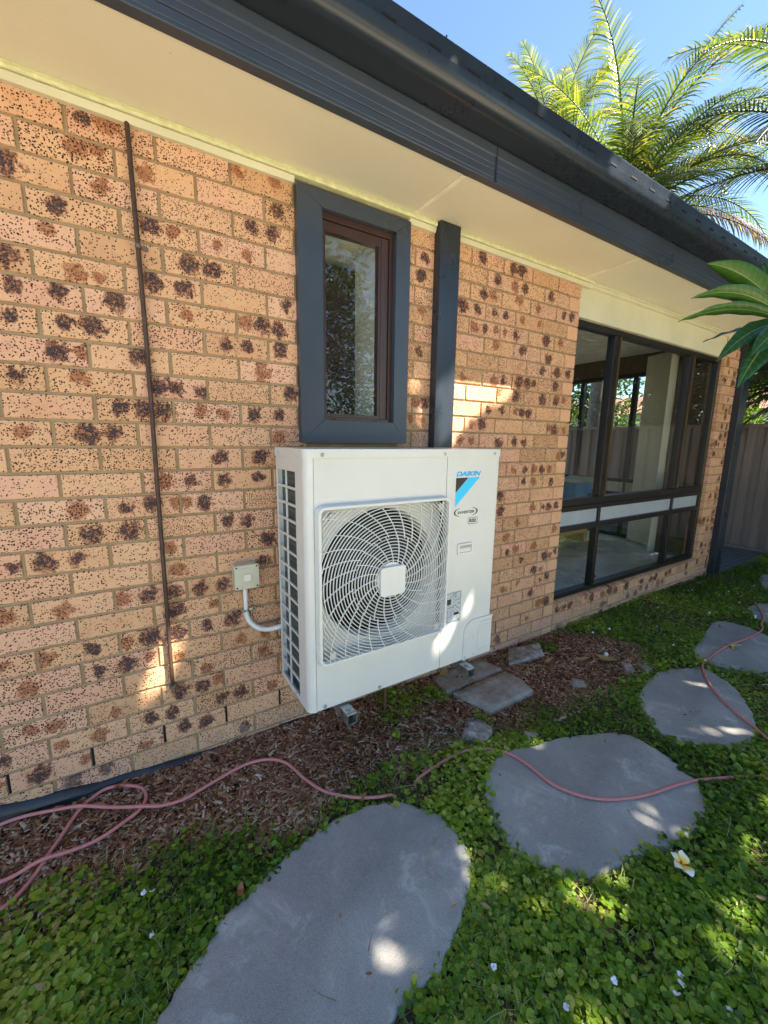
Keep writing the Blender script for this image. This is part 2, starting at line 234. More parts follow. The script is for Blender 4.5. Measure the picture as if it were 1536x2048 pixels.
# ---------------------------------------------------------------- materials
def brick_material():
    n=NT('brick_speckled'); v=n.obj(); a=n.attr('bk'); t=n.sep(a)
    base=n.ramp(t[0],[(0,(.58,.32,.175)),(.2,(.66,.37,.205)),(.45,(.71,.41,.24)),(.6,(.68,.37,.225)),(.8,(.69,.375,.25)),(1,(.74,.43,.285))])
    cl=n.noise(v,14,5,.6); base=n.mix(n.math('MULTIPLY',n.step(cl,.38,.72),.35),base,(.76,.50,.28,1)); base=n.mix(n.math('MULTIPLY',n.step(n.noise(v,6,4,.6),.5,.75),.25),base,(.52,.25,.13,1))
    gr=n.noise(v,330,3,.7); base=n.mix(n.math('MULTIPLY',n.step(gr,.45,.8),.35),base,(.36,.19,.10,1))
    base=n.mix(n.math('MULTIPLY',n.step(n.noise(v,420,2,.6),.62,.8),.4),base,(.85,.68,.48,1))
    sx=n.n('SeparateXYZ',Vector=v).outputs
    blk=None; rust=None; lo1=n.noise(v,24,2); lo2=n.noise(v,29,2)
    wob=n.noise(v,48,5,.75)
    for k in('b1','b2','b3'):
        at=n.n('Attribute',_attribute_name=k); b=n.sep(at.outputs['Color']); al=at.outputs['Alpha']
        dx=n.math('SUBTRACT',n.math('MULTIPLY_ADD',n.math('SUBTRACT',lo1,.5),.05,sx[0]),b[0]); dz=n.math('SUBTRACT',n.math('MULTIPLY_ADD',n.math('SUBTRACT',lo2,.5),.05,sx[2]),b[1])
        d=n.math('SQRT',n.math('ADD',n.math('MULTIPLY',dx,dx),n.math('MULTIPLY',dz,dz)))
        d=n.math('DIVIDE',d,b[2]); d=n.math('ADD',d,n.math('MULTIPLY',n.math('SUBTRACT',wob,.5),2.3))
        ru=n.math('SUBTRACT',1.0,n.step(d,.62,1.05)); bl=n.math('MULTIPLY',n.math('SUBTRACT',1.0,n.step(d,.45,1.05)),al)
        rust=ru if rust is None else n.math('MAXIMUM',rust,ru); blk=bl if blk is None else n.math('MAXIMUM',blk,bl)
    rn=n.noise(v,95,4,.7)
    base=n.mix(n.math('MULTIPLY',n.math('MULTIPLY',rust,n.step(rn,.22,.55)),.95),base,(.42,.155,.065,1))
    bn=n.noise(v,85,4,.8,.6)
    # speckles
    vd=n.n('VectorMath',_operation='MULTIPLY_ADD'); nz=n.n('TexNoise',Scale=190.0,Detail=2.0); n.put(nz.inputs['Vector'],v); n.put(vd.inputs[0],nz.outputs[1]); vd.inputs[1].default_value=(.006,.006,.006); n.put(vd.inputs[2],v)
    vo=n.n('TexVoronoi',Scale=150.0,Randomness=1.0); n.put(vo.inputs['Vector'],vd.outputs[0])
    rc=n.sep(vo.outputs['Color']); dens=n.math('ADD',t[1],n.math('MULTIPLY',n.math('SUBTRACT',n.noise(v,26,3),.5),.9))
    dens=n.math('ADD',dens,n.math('MULTIPLY',rust,.35))
    on=n.math('LESS_THAN',rc[0],dens); rad=n.math('MULTIPLY_ADD',rc[1],.34,.17)
    dot=n.math('MULTIPLY',on,n.math('SUBTRACT',1.0,n.step(n.math('SUBTRACT',vo.outputs['Distance'],rad),-.05,.06)))
    vo2=n.n('TexVoronoi',Scale=62.0,Randomness=1.0); n.put(vo2.inputs['Vector'],v); rc2=n.sep(vo2.outputs['Color'])
    on2=n.math('LESS_THAN',rc2[0],n.math('MULTIPLY',dens,.42)); dd2=n.math('ADD',vo2.outputs['Distance'],n.math('MULTIPLY',n.math('SUBTRACT',bn,.5),.5))
    dot2=n.math('MULTIPLY',on2,n.math('SUBTRACT',1.0,n.step(dd2,.12,.2)))
    dots=n.math('MAXIMUM',dot,dot2)
    core=n.math('MULTIPLY',blk,n.step(bn,.43,.49))
    base=n.mix(dots,base,(.040,.016,.011,1))
    base=n.mix(n.math('MULTIPLY',core,.93),base,(.026,.027,.038,1))
    base=n.mix(n.math('MULTIPLY',n.math('MULTIPLY',blk,n.step(gr,.5,.7)),.25),base,(.22,.22,.27,1))
    # efflorescence and dirt on the lowest courses
    low=n.math('MULTIPLY',n.math('SUBTRACT',1.0,n.step(sx[2],.06,.17)),n.step(n.noise(v,22,4),.35,.7))
    base=n.mix(n.math('MULTIPLY',low,.5),base,(.42,.33,.27,1))
    h=n.math('SUBTRACT',n.math('ADD',n.math('MULTIPLY',gr,.7),n.math('MULTIPLY',n.noise(v,60,3),.8)),n.math('MULTIPLY',n.math('MAXIMUM',dots,core),.6))
    return n.fin(base,.86,n.bump(h,.0028,.8),0.0,.25)
M_brick=brick_material()
def mk(name,f): n=NT(name); return f(n)
def _mortar(n):
    v=n.obj(); c=n.ramp(n.noise(v,9,5,.65),[(.3,(.30,.215,.12)),(.7,(.43,.32,.19))]); g=n.noise(v,500,2)
    c=n.mix(n.math('MULTIPLY',g,.3),c,(.14,.11,.07,1)); return n.fin(c,.95,n.bump(n.noise(v,260,3),.0015,.6),0.0,.1)
M_mortar=mk('mortar',_mortar)
M_cavity_shade=simple('cavity_shade_black',(.006,.005,.005),.9)  # near-black colour stands in for the shade inside holes and gaps
def _soff(n):
    v=n.obj(); c=n.ramp(n.noise(v,1.3,5,.6),[(.3,(.72,.665,.53)),(.7,(.80,.745,.61))])
    sp=n.math('LESS_THAN',n.vor(v,11),.035); c=n.mix(n.math('MULTIPLY',sp,.35),c,(.3,.22,.12,1))
    return n.fin(c,.62,n.bump(n.noise(v,240,4),.0012,.45),0.0,.35)
M_soffit=mk('soffit_paint',_soff)
def _trim(n):
    v=n.obj(); c=n.ramp(n.noise(v,40,4),[(.3,(.62,.62,.36)),(.7,(.78,.78,.50))]); 
    m=n.n('Mapping'); n.put(m.inputs[0],v); m.inputs['Scale'].default_value=(1,1,.3)
    return n.fin(c,.6,n.bump(n.noise(m.outputs[0],150,4,.7),.006,.9),0.0,.3)
M_trim=mk('rough_trim_paint',_trim)
M_cream=simple('cream_paint',(.62,.59,.43),.5,0,.06,3,.25,120)
def _navy(n):
    v=n.obj(); f=n.noise(v,3,6,.7); c=n.ramp(f,[(.3,(.016,.022,.034)),(.7,(.023,.031,.046))])
    sm=n.step(n.noise(v,2.2,4,.6),.5,.8); c=n.mix(n.math('MULTIPLY',sm,.12),c,(.045,.048,.052,1))
    return n.fin(c,n.math('MULTIPLY_ADD',f,.25,.16),n.bump(n.noise(v,6,2),.002,.12),0.0,.5)
M_navy=mk('charcoal_blue_paint',_navy)
M_navy2=simple('slate_blue_paint',(.042,.054,.078),.30,0,.12,2,.08,8)
M_black=simple('black_aluminium',(.012,.010,.010),.35,0,.2,5)
M_brown=simple('dark_brown_aluminium',(.040,.016,.011),.32,0,.15,6,spec=.6)
M_roof=simple('dark_roof_sheet',(.03,.034,.040),.35,0,.2,2)
def _glass(n):
    n.fin((.93,.95,.94),.01,None,0.0,.5,1.0); n.b.inputs['IOR'].default_value=1.5
    # window glass: sharp reflection, plain see-through (thin pane)
    t=n.n('BsdfTransparent'); n.put(t.inputs[0],(.95,.96,.955,1)); g=n.n('BsdfGlossy',Roughness=.0); n.put(g.inputs[0],(1,1,1,1))
    wv=n.bump(n.noise(n.obj(),1.6,1),.02,.008); n.put(g.inputs['Normal'],wv)
    bf=n.n('NewGeometry').outputs['Backfacing']; fr=n.n('Fresnel'); n.put(fr.inputs[0],n.math('MULTIPLY_ADD',bf,1/1.42-1.42,1.42)); mx=n.n('MixShader'); n.put(mx.inputs[0],fr.outputs[0])
    n.t.links.new(t.outputs[0],mx.inputs[1]); n.t.links.new(g.outputs[0],mx.inputs[2]); n.t.links.new(mx.outputs[0],n.t.nodes['Material Output'].inputs[0]); return n.m
M_glass=mk('window_glass',_glass)
M_panel=simple('pale_grey_panel',(.34,.38,.42),.4,0,.06,7,spec=.5)
M_blind=simple('cream_blind_fabric',(.52,.47,.35),.8,0,.05,3,.3,400)
M_floor=simple('pale_floor_tiles',(.55,.55,.53),.28,0,.12,1.5)
M_wallin=simple('interior_wall',(.5,.46,.36),.8)
M_dark=simple('dark_ceiling',(.09,.055,.035),.7)
M_membrane=simple('black_plastic_membrane',(.012,.013,.015),.38,0,.3,12,.5,40)
# ---------------------------------------------------------------- house
house=empty('brick_house'); tag(house,'single storey speckled brick house with cream eaves and dark gutter','house')
bricks=[]  # x0,x1,z0,z1,plain,depth0
HX0,HX1,HZ0,HZ1=1.0,1.475,1.40,2.34
def course(i,xa,xb,cut=True,plainend=False):
    zc=2.33-.086*i; z0,z1=zc-.0382,zc+.0382; off=0 if i%2==0 else .12
    k=math.floor((xa-off)/.24)-1
    while True:
        a=off+k*.24+.005; b=a+.23; k+=1
        if a>xb: break
        a2,b2=max(a,xa),min(b,xb)
        if b2-a2<.02: continue
        plain=plainend and b2-a2<.16 and b2>xb-.02
        if cut and z1>HZ0 and z0<HZ1 and b2>HX0 and a2<HX1:
            if a2<HX0-.02: bricks.append((a2,HX0,z0,z1,plain))
            if b2>HX1+.02: bricks.append((HX1,b2,z0,z1,plain))
            continue
        bricks.append((a2,b2,z0,z1,plain))
for i in range(0,29): course(i,-1.6,2.87,True,True)
for i in range(26,29): course(i,2.88,5.5,False)
for i in range(1,26): course(i,5.19,5.5,False)
used=[]
def brick_mesh(name,lst,parent,depth=.06,M=None,blot=True,rowlock=False):
    V=[];Fc=[];cols=[];B1=[];B2=[];B3=[]
    for (x0,x1,z0,z1,plain) in lst:
        j=lambda s=.0011:rng.uniform(-s,s)
        x0,x1,z0,z1=x0+j(),x1+j(),z0+j(.0008),z1+j(.0008); y=j(.0009); c=.0028; b=len(V)
        ring=lambda yy,e:[(x0+e,yy,z0+e),(x1-e,yy,z0+e),(x1-e,yy,z1-e),(x0+e,yy,z1-e)]
        V+=ring(depth,0)+ring(y+c,0)+ring(y+.0008,c*.45)+ring(y,c)
        fs=[(b+12,b+13,b+14,b+15)]+[(b+r*4+k,b+r*4+(k+1)%4,b+r*4+4+(k+1)%4,b+r*4+4+k) for r in range(3) for k in range(4)]
        Fc+=fs
        bl=[(u,v,.032 if k else .028,.97 if k else .25) for (u,v,k) in BLOT if x0<u<x1 and z0-.004<v<z1+.004] if blot else []
        known=blot and (x0>-.2 and x1<2.86)
        if not known and not plain and rng.random()<.62:
            for _ in range(rng.choice((1,2,2,3))): bl.append((rng.uniform(x0+.02,x1-.02),rng.uniform(z0+.02,z1-.02),rng.uniform(.022,.034),rng.choice((.95,.95,.3))))
        bl=[(u,v,r*rng.uniform(.85,1.4),d) for u,v,r,d in bl][:3]
        while len(bl)<3: bl.append((99,99,.03,0))
        tone=rng.random(); sp=0.0 if plain else rng.choice((.38,.52,.68,.88))
        if plain: tone=.5
        for f in fs:
            for _ in f: cols.append((tone,sp,0,1)); B1.append(bl[0]);B2.append(bl[1]);B3.append(bl[2])
    if M: V=[tuple(M@Vector(p)) for p in V]
    me=bpy.data.meshes.new(name); me.from_pydata(V,[],Fc); me.materials.append(M_brick)
    for nm,d in(('bk',cols),('b1',B1),('b2',B2),('b3',B3)):
        at=me.attributes.new(nm,'FLOAT_COLOR','CORNER'); at.data.foreach_set('color',np.array(d,np.float32).ravel())
    bm=bmesh.new(); bm.from_mesh(me); bmesh.ops.recalc_face_normals(bm,faces=bm.faces); bm.to_mesh(me); bm.free()
    # open-backed bricks: make sure the fronts look outwards
    o=bpy.data.objects.new(name,me); C.objects.link(o)
    if parent: o.parent=parent
    return o
wall=brick_mesh('wall',bricks,house)
wall['label']='speckled clay brick wall laid in running bond'
m=MB(); Y0,Y1=.007,.11
for (a,b,c,d) in((-1.6,HX0-.004,-.2,2.40),(HX1+.004,2.866,-.2,2.40),(HX0-.004,HX1+.004,-.2,HZ0-.004),(HX0-.004,HX1+.004,HZ1+.003,2.40),(2.868,5.19,-.2,.135),(5.192,5.496,-.2,2.32)):
    m.box(a,b,Y0,Y1,c,d)
m.build('mortar_bed',M_mortar,house)
m=MB(); zc=2.33-.086*25
for k in range(-7,12):
    x=.12+k*.24+0.0; 
    if x<2.8: m.box(x-.0035,x+.0035,.0035,.0065,zc-.037,zc+.037)
split(m.build('weep_hole',M_cavity_shade,house))  # black strips laid over the mortar imitate the shade in open joints
# rowlock sill
sill=empty('window_sill'); sill.parent=house
rl=[]; x=2.884
m=MB(); V=[]
lst=[]
while x<5.16:
    lst.append((x,x+.076,.139,.213,False)); x+=.086
so_=brick_mesh('sill_bricks',lst,sill,.09,blot=False)
for v in so_.data.vertices:
    if v.co.z>.17: v.co.z=.206+.22*max(0,v.co.y)+ (v.co.z-.213)
# top faces of the rowlock
m=MB(); x=2.884; V=[];Fc=[];co_=[];bb=[]
while x<5.16:
    b=len(V); V+=[(x,.0028,.2066),(x+.076,.0028,.2066),(x+.076,.09,.2258),(x,.09,.2258)]; Fc.append((b,b+1,b+2,b+3)); t=rng.random(); co_+=[(t,.2,0,1)]*4; bb+=[(99,99,.03,0)]*4; x+=.086
me=bpy.data.meshes.new('sill_tops'); me.from_pydata(V,[],Fc); me.materials.append(M_brick)
for nm,d in(('bk',co_),('b1',bb),('b2',bb),('b3',bb)):
    at=me.attributes.new(nm,'FLOAT_COLOR','CORNER'); at.data.foreach_set('color',np.array(d,np.float32).ravel())
o=bpy.data.objects.new('sill_brick_tops',me); C.objects.link(o); o.parent=sill
m=MB(); m.extr([(.006,.10),(.006,.203),(.10,.2225),(.10,.10)],'x',2.87,5.186); m.build('sill_mortar',M_mortar,sill)
# membrane
m=MB(); pts=[]
prof=[(-1.6,.16),(-.5,.125),(-.147,.108),(.13,.074),(.46,.047),(.69,.036),(.92,.036),(1.3,.02),(2.2,-.01),(2.9,-.02)]
for x,z in prof:
    pts.append((x,z+rng.uniform(-.002,.002)))
for k in range(len(pts)-1):
    (xa,za),(xb,zb)=pts[k],pts[k+1]; n=max(1,int((xb-xa)/.05))
    for q in range(n):
        a=q/n;b=(q+1)/n; P=[]
        for t in(a,b):
            x=xa+(xb-xa)*t; z=za+(zb-za)*t+.003*math.sin(x*31)+.002*math.sin(x*77); yy=-.003-.004*(1+math.sin(x*19)); P.append((x,yy,z))
        (x0,y0,z0),(x1,y1,z1)=P
        m.addv([(x0,-.0008,z0+.001),(x1,-.0008,z1+.001),(x0,y0,z0),(x1,y1,z1),(x0,y0-.012,z0-.035),(x1,y1-.012,z1-.035),(x0,-.03,-.08),(x1,-.03,-.08)],[(0,1,3,2),(2,3,5,4),(4,5,7,6)],0,True)
m.build('damp_membrane',M_membrane,house)
# soffit, trims, fascia, gutter, roof
XR=6.6
m=MB(); edges=[-1.6,1.535,2.866,4.19,5.5,XR]
for a,b in zip(edges[:-1],edges[1:]): m.box(a+.002,b-.002,-.352,.15,2.41,2.418)
m.build('soffit',M_soffit,house)
m=MB()
for x in edges[1:-1]: m.box(x-.011,x+.011,-.35,-.012,2.4065,2.409); m.box(x-.004,x+.004,-.35,-.012,2.4045,2.407)
split(m.build('soffit_joint_strip',simple('joint_strip_paint',(.84,.80,.66),.35),house))
m=MB(); m.extr([(0.002,2.385),(-.030,2.386),(-.033,2.395),(-.028,2.4095),(0.002,2.4095)],'x',-1.6,1.662); m.extr([(0.002,2.385),(-.030,2.386),(-.033,2.395),(-.028,2.4095),(0.002,2.4095)],'x',1.796,2.965)
m.build('cornice_bead',M_trim,house,.0015,1)
m=MB()
for a,b in((-1.6,.957),(1.508,1.664),(1.794,2.962)): m.extr([(0.003,2.362),(-.016,2.363),(-.024,2.384),(0.003,2.384)],'x',a,b)
m.build('cornice_strip',M_cream,house,.001,1)
m=MB(); m.extr([(-.352,2.409),(-.352,2.419),(-.38,2.60),(-.39,2.60),(-.390,2.534),(-.394,2.530),(-.394,2.497),(-.390,2.4955),(-.390,2.468),(-.387,2.4665),(-.390,2.465),(-.390,2.447),(-.385,2.445),(-.390,2.443),(-.390,2.420),(-.387,2.4185),(-.390,2.417),(-.390,2.409),(-.388,2.4065),(-.356,2.4065)],'x',-1.6,XR)
f=m.build('fascia',M_navy2,house,.0012,1)
m=MB(); m.box(1.66,1.664,-.3965,-.3895,2.405,2.53); m.build('fascia_joiner',M_navy,f)
gp=[(-.385,2.5345),(-.470,2.531)]
for k in range(0,9):
    a=R(k*10); gp.append((-.475-.043*math.sin(a),2.575-.044*math.cos(a)))
gp+=[(-.520,2.588),(-.516,2.591),(-.512,2.592),(-.512,2.640)]
for k in range(0,7):
    a=R(180-k*30); gp.append((-.505+.008*math.cos(a),2.645+.008*math.sin(a)))
gp+=[(-.497,2.60),(-.470,2.545),(-.385,2.5485)]
m=MB(); m.extr(gp,'x',-1.6,XR,0,True,False)
g=m.build('gutter',M_navy,house)
for p in g.data.polygons: p.use_smooth=abs(p.normal.x)<.5
md=g.modifiers.new('es','EDGE_SPLIT'); md.split_angle=R(28)
m=MB(); x=-1.5
while x<XR-.2: m.box(x,x+.05,-.5145,-.5115,2.600,2.606); x+=.17
split(m.build('gutter_slot',M_cavity_shade,g))  # black strips on the gutter face stand in for shaded slot openings
m=MB(); x=-1.4
while x<XR: 
    m.cyl((x,-.50,2.658),(0,-.2,1),.003,.008,8); x+=.45
split(m.build('gutter_rivet',M_navy,g))
# corrugated roof
def roofsheet():
    nx=int((XR+1.6)/.019); V=[];Fc=[]
    for i in range(nx+1):
        x=-1.6+i*(XR+1.6)/nx; h=.004*math.sin(x/.076*2*math.pi)
        V+=[(x,-.475,2.650+h),(x,3.6,3.95+h),(x,-.47,2.642+h)]
    for i in range(nx): a=i*3; Fc+=[(a,a+3,a+4,a+1),(a,a+2,a+5,a+3)]
    me=bpy.data.meshes.new('roof'); me.from_pydata(V,[],Fc); me.materials.append(M_roof)
    for p in me.polygons: p.use_smooth=True
    o=bpy.data.objects.new('roof',me); C.objects.link(o); o.parent=house
roofsheet()
# small window ------------------------------------------------------------------
win=empty('small_window'); win.parent=house
sur=(.960,1.505,1.363,2.361); inn=(1.066,1.426,1.462,2.298); yF=-.036
def mitre(mb,o_,i_,y0,y1,gap=.0006):
    ox0,ox1,oz0,oz1=o_; ix0,ix1,iz0,iz1=i_
    quads=[((ox0,oz0),(ox1,oz0),(ix1,iz0),(ix0,iz0)),((ox1,oz0),(ox1,oz1),(ix1,iz1),(ix1,iz0)),((ox1,oz1),(ox0,oz1),(ix0,iz1),(ix1,iz1)),((ox0,oz1),(ox0,oz0),(ix0,iz0),(ix0,iz1))]
    for q in quads:
        cx=sum(p[0] for p in q)/4; cz=sum(p[1] for p in q)/4
        q=[(p[0]+(gap if p[0]<cx else -gap),p[1]+(gap if p[1]<cz else -gap)) for p in q]
        mb.extr(q,'y',y0,y1)
m=MB(); mitre(m,sur,inn,yF,.0); m.build('surround',M_navy2,win,.0012,2)
m=MB(); mitre(m,(.985,1.50,1.385,2.35),(1.066-.002,1.428,1.460,2.300),.001,.1); m.build('reveal_lining',M_navy2,win)
m=MB(); mitre(m,(1.066,1.426,1.462,2.298),(1.078,1.405,1.476,2.272),-.012,.03,.0003); mitre(m,(1.079,1.404,1.477,2.271),(1.092,1.352,1.493,2.232),-.004,.028,.0003)
m.box(1.365,1.39,-.008,.02,1.478,2.27); m.build('frame',M_brown,win,.0015,1)
m=MB(); m.box(1.09,1.354,.008,.012,1.49,2.235); m.build('glass_pane',M_glass,win)
m=MB(); m.box(1.11,1.13,-.0145,-.0125,1.467,1.470); m.box(1.33,1.345,-.0145,-.0125,1.467,1.470); split(m.build('drain_slot',M_cavity_shade,win))  # drain slots are dark strips, opening shade put into their colour
m=MB() # room-side lining
m.box(1.395,1.415,.031,.36,1.44,2.33); m.box(1.02,1.395,.031,.36,2.262,2.285); m.box(1.02,1.395,.031,.36,1.44,1.478); m.box(1.02,1.04,.031,.36,1.479,2.26)
m.build('inner_reveal',simple('white_reveal_paint',(.62,.62,.52),.5),win)
m=MB(); m.box(1.041,1.394,.30,.304,1.479,2.235); m.build('roller_blind',simple('dark_brown_blind',(.05,.032,.024),.8,0,.1,30),win)
m=MB(); m.box(.6,2.0,.37,.40,1.2,2.5); m.build('backing_wall',M_wallin,win)
# big window --------------------------------------------------------------------
bw=empty('corner_window'); bw.parent=house
def bigwin(par,P,verts=True):
    """P(u,d,z)->xyz: u along, d depth"""
    def bar(mb,u0,u1,d0,d1,z0,z1):
        vs=[P(u,d,z) for z in(z0,z1) for d in(d0,d1) for u in(u0,u1)]
        mb.addv(vs,[(0,2,3,1),(4,5,7,6),(0,1,5,4),(1,3,7,5),(3,2,6,7),(2,0,4,6)])
    return bar
PX=lambda u,d,z:(u,d,z)
bar=bigwin(bw,PX); u0,u1=2.875,5.186; ms=[3.41,4.60]
m=MB(); D0,D1=.035,.095
bar(m,u0,u0+.045,D0,D1,.228,2.185); bar(m,u1-.045,u1,D0,D1,.228,2.185); bar(m,u0+.045,u1-.045,D0+.002,D1,2.145,2.185); bar(m,u0+.045,u1-.045,D0-.004,D1,.228,.262)
bar(m,u0+.045,u1-.045,D0-.003,D1,.925,.975); bar(m,u0+.045,u1-.045,D0,D1,.885,.922); bar(m,u0+.045,u1-.045,D0,D1,.735,.775)
for q in ms: bar(m,q-.035,q+.035,D0+.001,D1,.976,2.144); bar(m,q-.012,q+.012,D0+.001,D1,.776,.884); bar(m,q-.017,q+.017,D0+.001,D1,.263,.734)
fr=m.build('frame',M_black,bw,.002,1)
m=MB(); bar(m,3.425,3.437,.022,.034,.98,2.14); bar(m,4.615,4.627,.022,.034,.98,2.14); bar(m,5.125,5.135,.022,.034,.98,2.14); split(m.build('sash_bead',simple('bronze_strip',(.14,.10,.06),.35,.6),fr))
segs=[(u0+.045,ms[0]-.03),(ms[0]+.03,ms[1]-.03),(ms[1]+.03,u1-.045)]
for a,b in segs:
    m=MB(); bar(m,a,b,.062,.066,.976,2.145); m.build('glass_pane',M_glass,bw)
    m=MB(); bar(m,a-.012,b+.012,.062,.066,.263,.735); m.build('glass_pane',M_glass,bw)
    m=MB(); bar(m,a-.018,b+.018,.055,.06,.776,.884); m.build('infill_panel',M_panel,bw)
# lintel board above it
m=MB(); m.extr([(.012,2.187),(.012,2.372),(-.004,2.376),(-.004,2.392),(-.014,2.396),(-.014,2.409),(.1,2.409),(.1,2.187)],'x',2.872,5.19); m.build('lintel_board',M_cream,house,.002,1)
m=MB(); m.box(5.18,5.245,.0,.006,2.24,2.409) ; m.box(5.18,XR,-.006,.0,2.33,2.409); m.build('pillar_capping',M_cream,house)
# corner post and side opening
m=MB(); m.box(5.50,5.66,-.06,.04,-.05,2.408); pst=m.build('corner_post',M_navy,house,.004,2)
m=MB(); m.box(5.66,5.74,-.03,.0,-.05,2.2); m.box(5.66,XR,-.04,.02,2.18,2.405); m.build('side_beam',M_black,house)
m=MB(); m.cyl((5.60,-.062,2.0),(0,-1,0),.006,.005,8); m.cyl((5.60,-.062,.3),(0,-1,0),.006,.005,8); split(m.build('post_screw',M_black,pst))
# downpipe cover beside small window
m=MB(); m.box(1.668,1.792,-.052,-.001,1.20,2.4085); m.build('pipe_cover',M_navy,house,.003,2)
# interior room -------------------------------------------------------------------
room=empty('corner_room'); room.parent=house
m=MB(); m.box(2.0,5.64,.115,5.0,.16,.205); m.build('floor',M_floor,room)
m=MB(); m.box(2.0,5.8,.115,5.0,2.42,2.45); m.build('ceiling',simple('room_ceiling',(.55,.52,.42),.8),room)
m=MB(); m.box(1.97,2.0,.12,5,.1,2.42); m.box(2.0,2.6,5.0,5.05,.1,2.42); m.box(2.0,5.7,5.0,5.05,2.2,2.42); m.build('room_wall',M_wallin,room)  # rear wall left mostly open, an invented opening that lets daylight in
m=MB(); m.box(5.2,5.52,.12,.40,.1,2.42); m.box(5.56,5.66,.30,.36,.1,2.42); m.build('room_pier',M_dark,room)
mm=Matrix.Translation((5.545,0,0))@Matrix.Rotation(R(-90),4,'Z')
pb=[]
for i in range(0,25):
    zc=2.33-.086*i; off=-.5 if i%2 else -.38
    for k in range(2):
        a=off+k*.24; a2=max(a,-.42); b2=min(a+.23,-.10)
        if b2-a2>.03: pb.append((a2,b2,zc-.038,zc+.038,False))
brick_mesh('pier_bricks',pb,room,.03,mm,blot=False)
m=MB(); m.box(5.548,5.57,.10,.42,.2,2.42); m.build('pier_mortar',M_mortar,room)
m=MB(); m.box(5.57,5.70,.42,5.0,2.22,2.42); m.box(5.57,5.70,.42,5,-.1,.205); m.build('window_lintel',M_dark,room)
ew=empty('end_window'); ew.parent=house
PE=lambda u,d,z:(5.60+d,u,z); bar=bigwin(ew,PE); m=MB()
bar(m,.42,4.9,0,.06,2.17,2.22); bar(m,.42,4.9,0,.06,.205,.245); bar(m,.42,4.9,0,.06,.90,.945); bar(m,.42,4.9,0,.06,.73,.77)
for q in (.44,1.02,1.70,2.9,4.1): bar(m,q-.025,q+.025,-.002,.058,.946,2.169); bar(m,q-.015,q+.015,-.002,.058,.246,.729); bar(m,q-.01,q+.01,-.002,.058,.771,.899)
m.build('frame',M_black,ew)
m=MB(); bar(m,.44,4.88,.03,.034,.95,2.17); bar(m,.44,4.88,.03,.034,.25,.73); m.build('glass_pane',M_glass,ew)
m=MB(); bar(m,.45,4.88,.02,.026,.771,.899); m.build('infill_panel',simple('cream_panel',(.5,.46,.36),.5),ew)
# furniture and blinds behind the glass
def quadpanel(name,p0,p1,z0,z1,mat,th=.006):
    d=(Vector(p1)-Vector(p0)); n=Vector((-d.y,d.x)).normalized()*th; m=MB()
    m.extr([p0,p1,(p1[0]+n.x,p1[1]+n.y),(p0[0]+n.x,p0[1]+n.y)],'z',z0,z1); return m.build(name,mat)
pb1=quadpanel('panel_blind',(5.46,.84),(5.32,.44),.225,2.36,M_blind); tag(pb1,'cream hanging panel blind inside the corner window, further from the glass','blind','panel blinds inside the corner window')
pb2=quadpanel('panel_blind',(5.07,.41),(5.50,.40),.215,2.36,simple('pale_blind_fabric',(.60,.60,.50),.8,0,.04,3)); tag(pb2,'pale cream panel blind inside the corner window, nearest the glass','blind','panel blinds inside the corner window')
dr=empty('drawer_chest',(4.55,1.08,.205)); tag(dr,'low wooden drawer chest on the floor inside the corner window','drawers')
M_wood=mk('pine_boards',lambda n:(lambda v:n.fin(n.ramp(n.noise(n.n('Mapping',Vector=v,Scale=(2,2,30)).outputs[0],3,4,.6),[(.3,(.42,.24,.08)),(.7,(.66,.42,.17))]),.5))(n.obj()))
m=MB(); m.box(-.5,.45,0,.42,.10,.32); b=m.build('carcass',M_wood,dr,.004,1)
m=MB(); m.box(-.48,.43,-.018,-.001,.115,.205); m.build('drawer_front',M_wood,dr,.003,1)
m=MB(); m.box(-.48,.43,-.018,-.001,.215,.31); m.build('drawer_front',M_wood,dr,.003,1)
m=MB(); m.box(.12,.26,-.026,-.019,.20,.215); m.build('handle',simple('brushed_steel',(.6,.6,.58),.3,.9),dr)
m=MB(); m.box(-.5,-.44,0,.4,0,.099); m.box(.39,.45,0,.4,0,.099); m.build('foot',M_wood,dr)
tb=empty('blue_tub',(4.63,1.05,.526)); tag(tb,'blue plastic tub standing on the drawer chest behind the corner window','tub')
m=MB(); m.extr([(-.2,-.14),(.12,-.14),(.12,.14),(-.2,.14)],'z',0,.42); m.build('body',simple('blue_plastic',(.08,.24,.40),.4),tb,.02,3)
m=MB(); m.box(.03,.10,-.143,-.141,.05,.30); m.build('dark_patch',M_black,tb,.01,2)
m=MB(); m.extr([(-.22,.43),(.0,.44),(.12,.48),(.15,.47),(.12,.462),(.0,.425),(-.22,.421)],'y',-.16,.16); m.build('lid',simple('olive_lid',(.30,.30,.14),.5),tb)
rb=MB()
for k in range(9):
    pass
rb.tube([(3.71,.215,.207),(3.71,.215,.218),(3.71,.215,.236),(3.71,.215,.252),(3.71,.215,.258)],[.012,.024,.028,.018,.006],14); o=rb.build('red_ball',simple('red_rubber',(.4,.03,.02),.4)); tag(o,'small red ball on the floor behind the lowest window pane','ball')
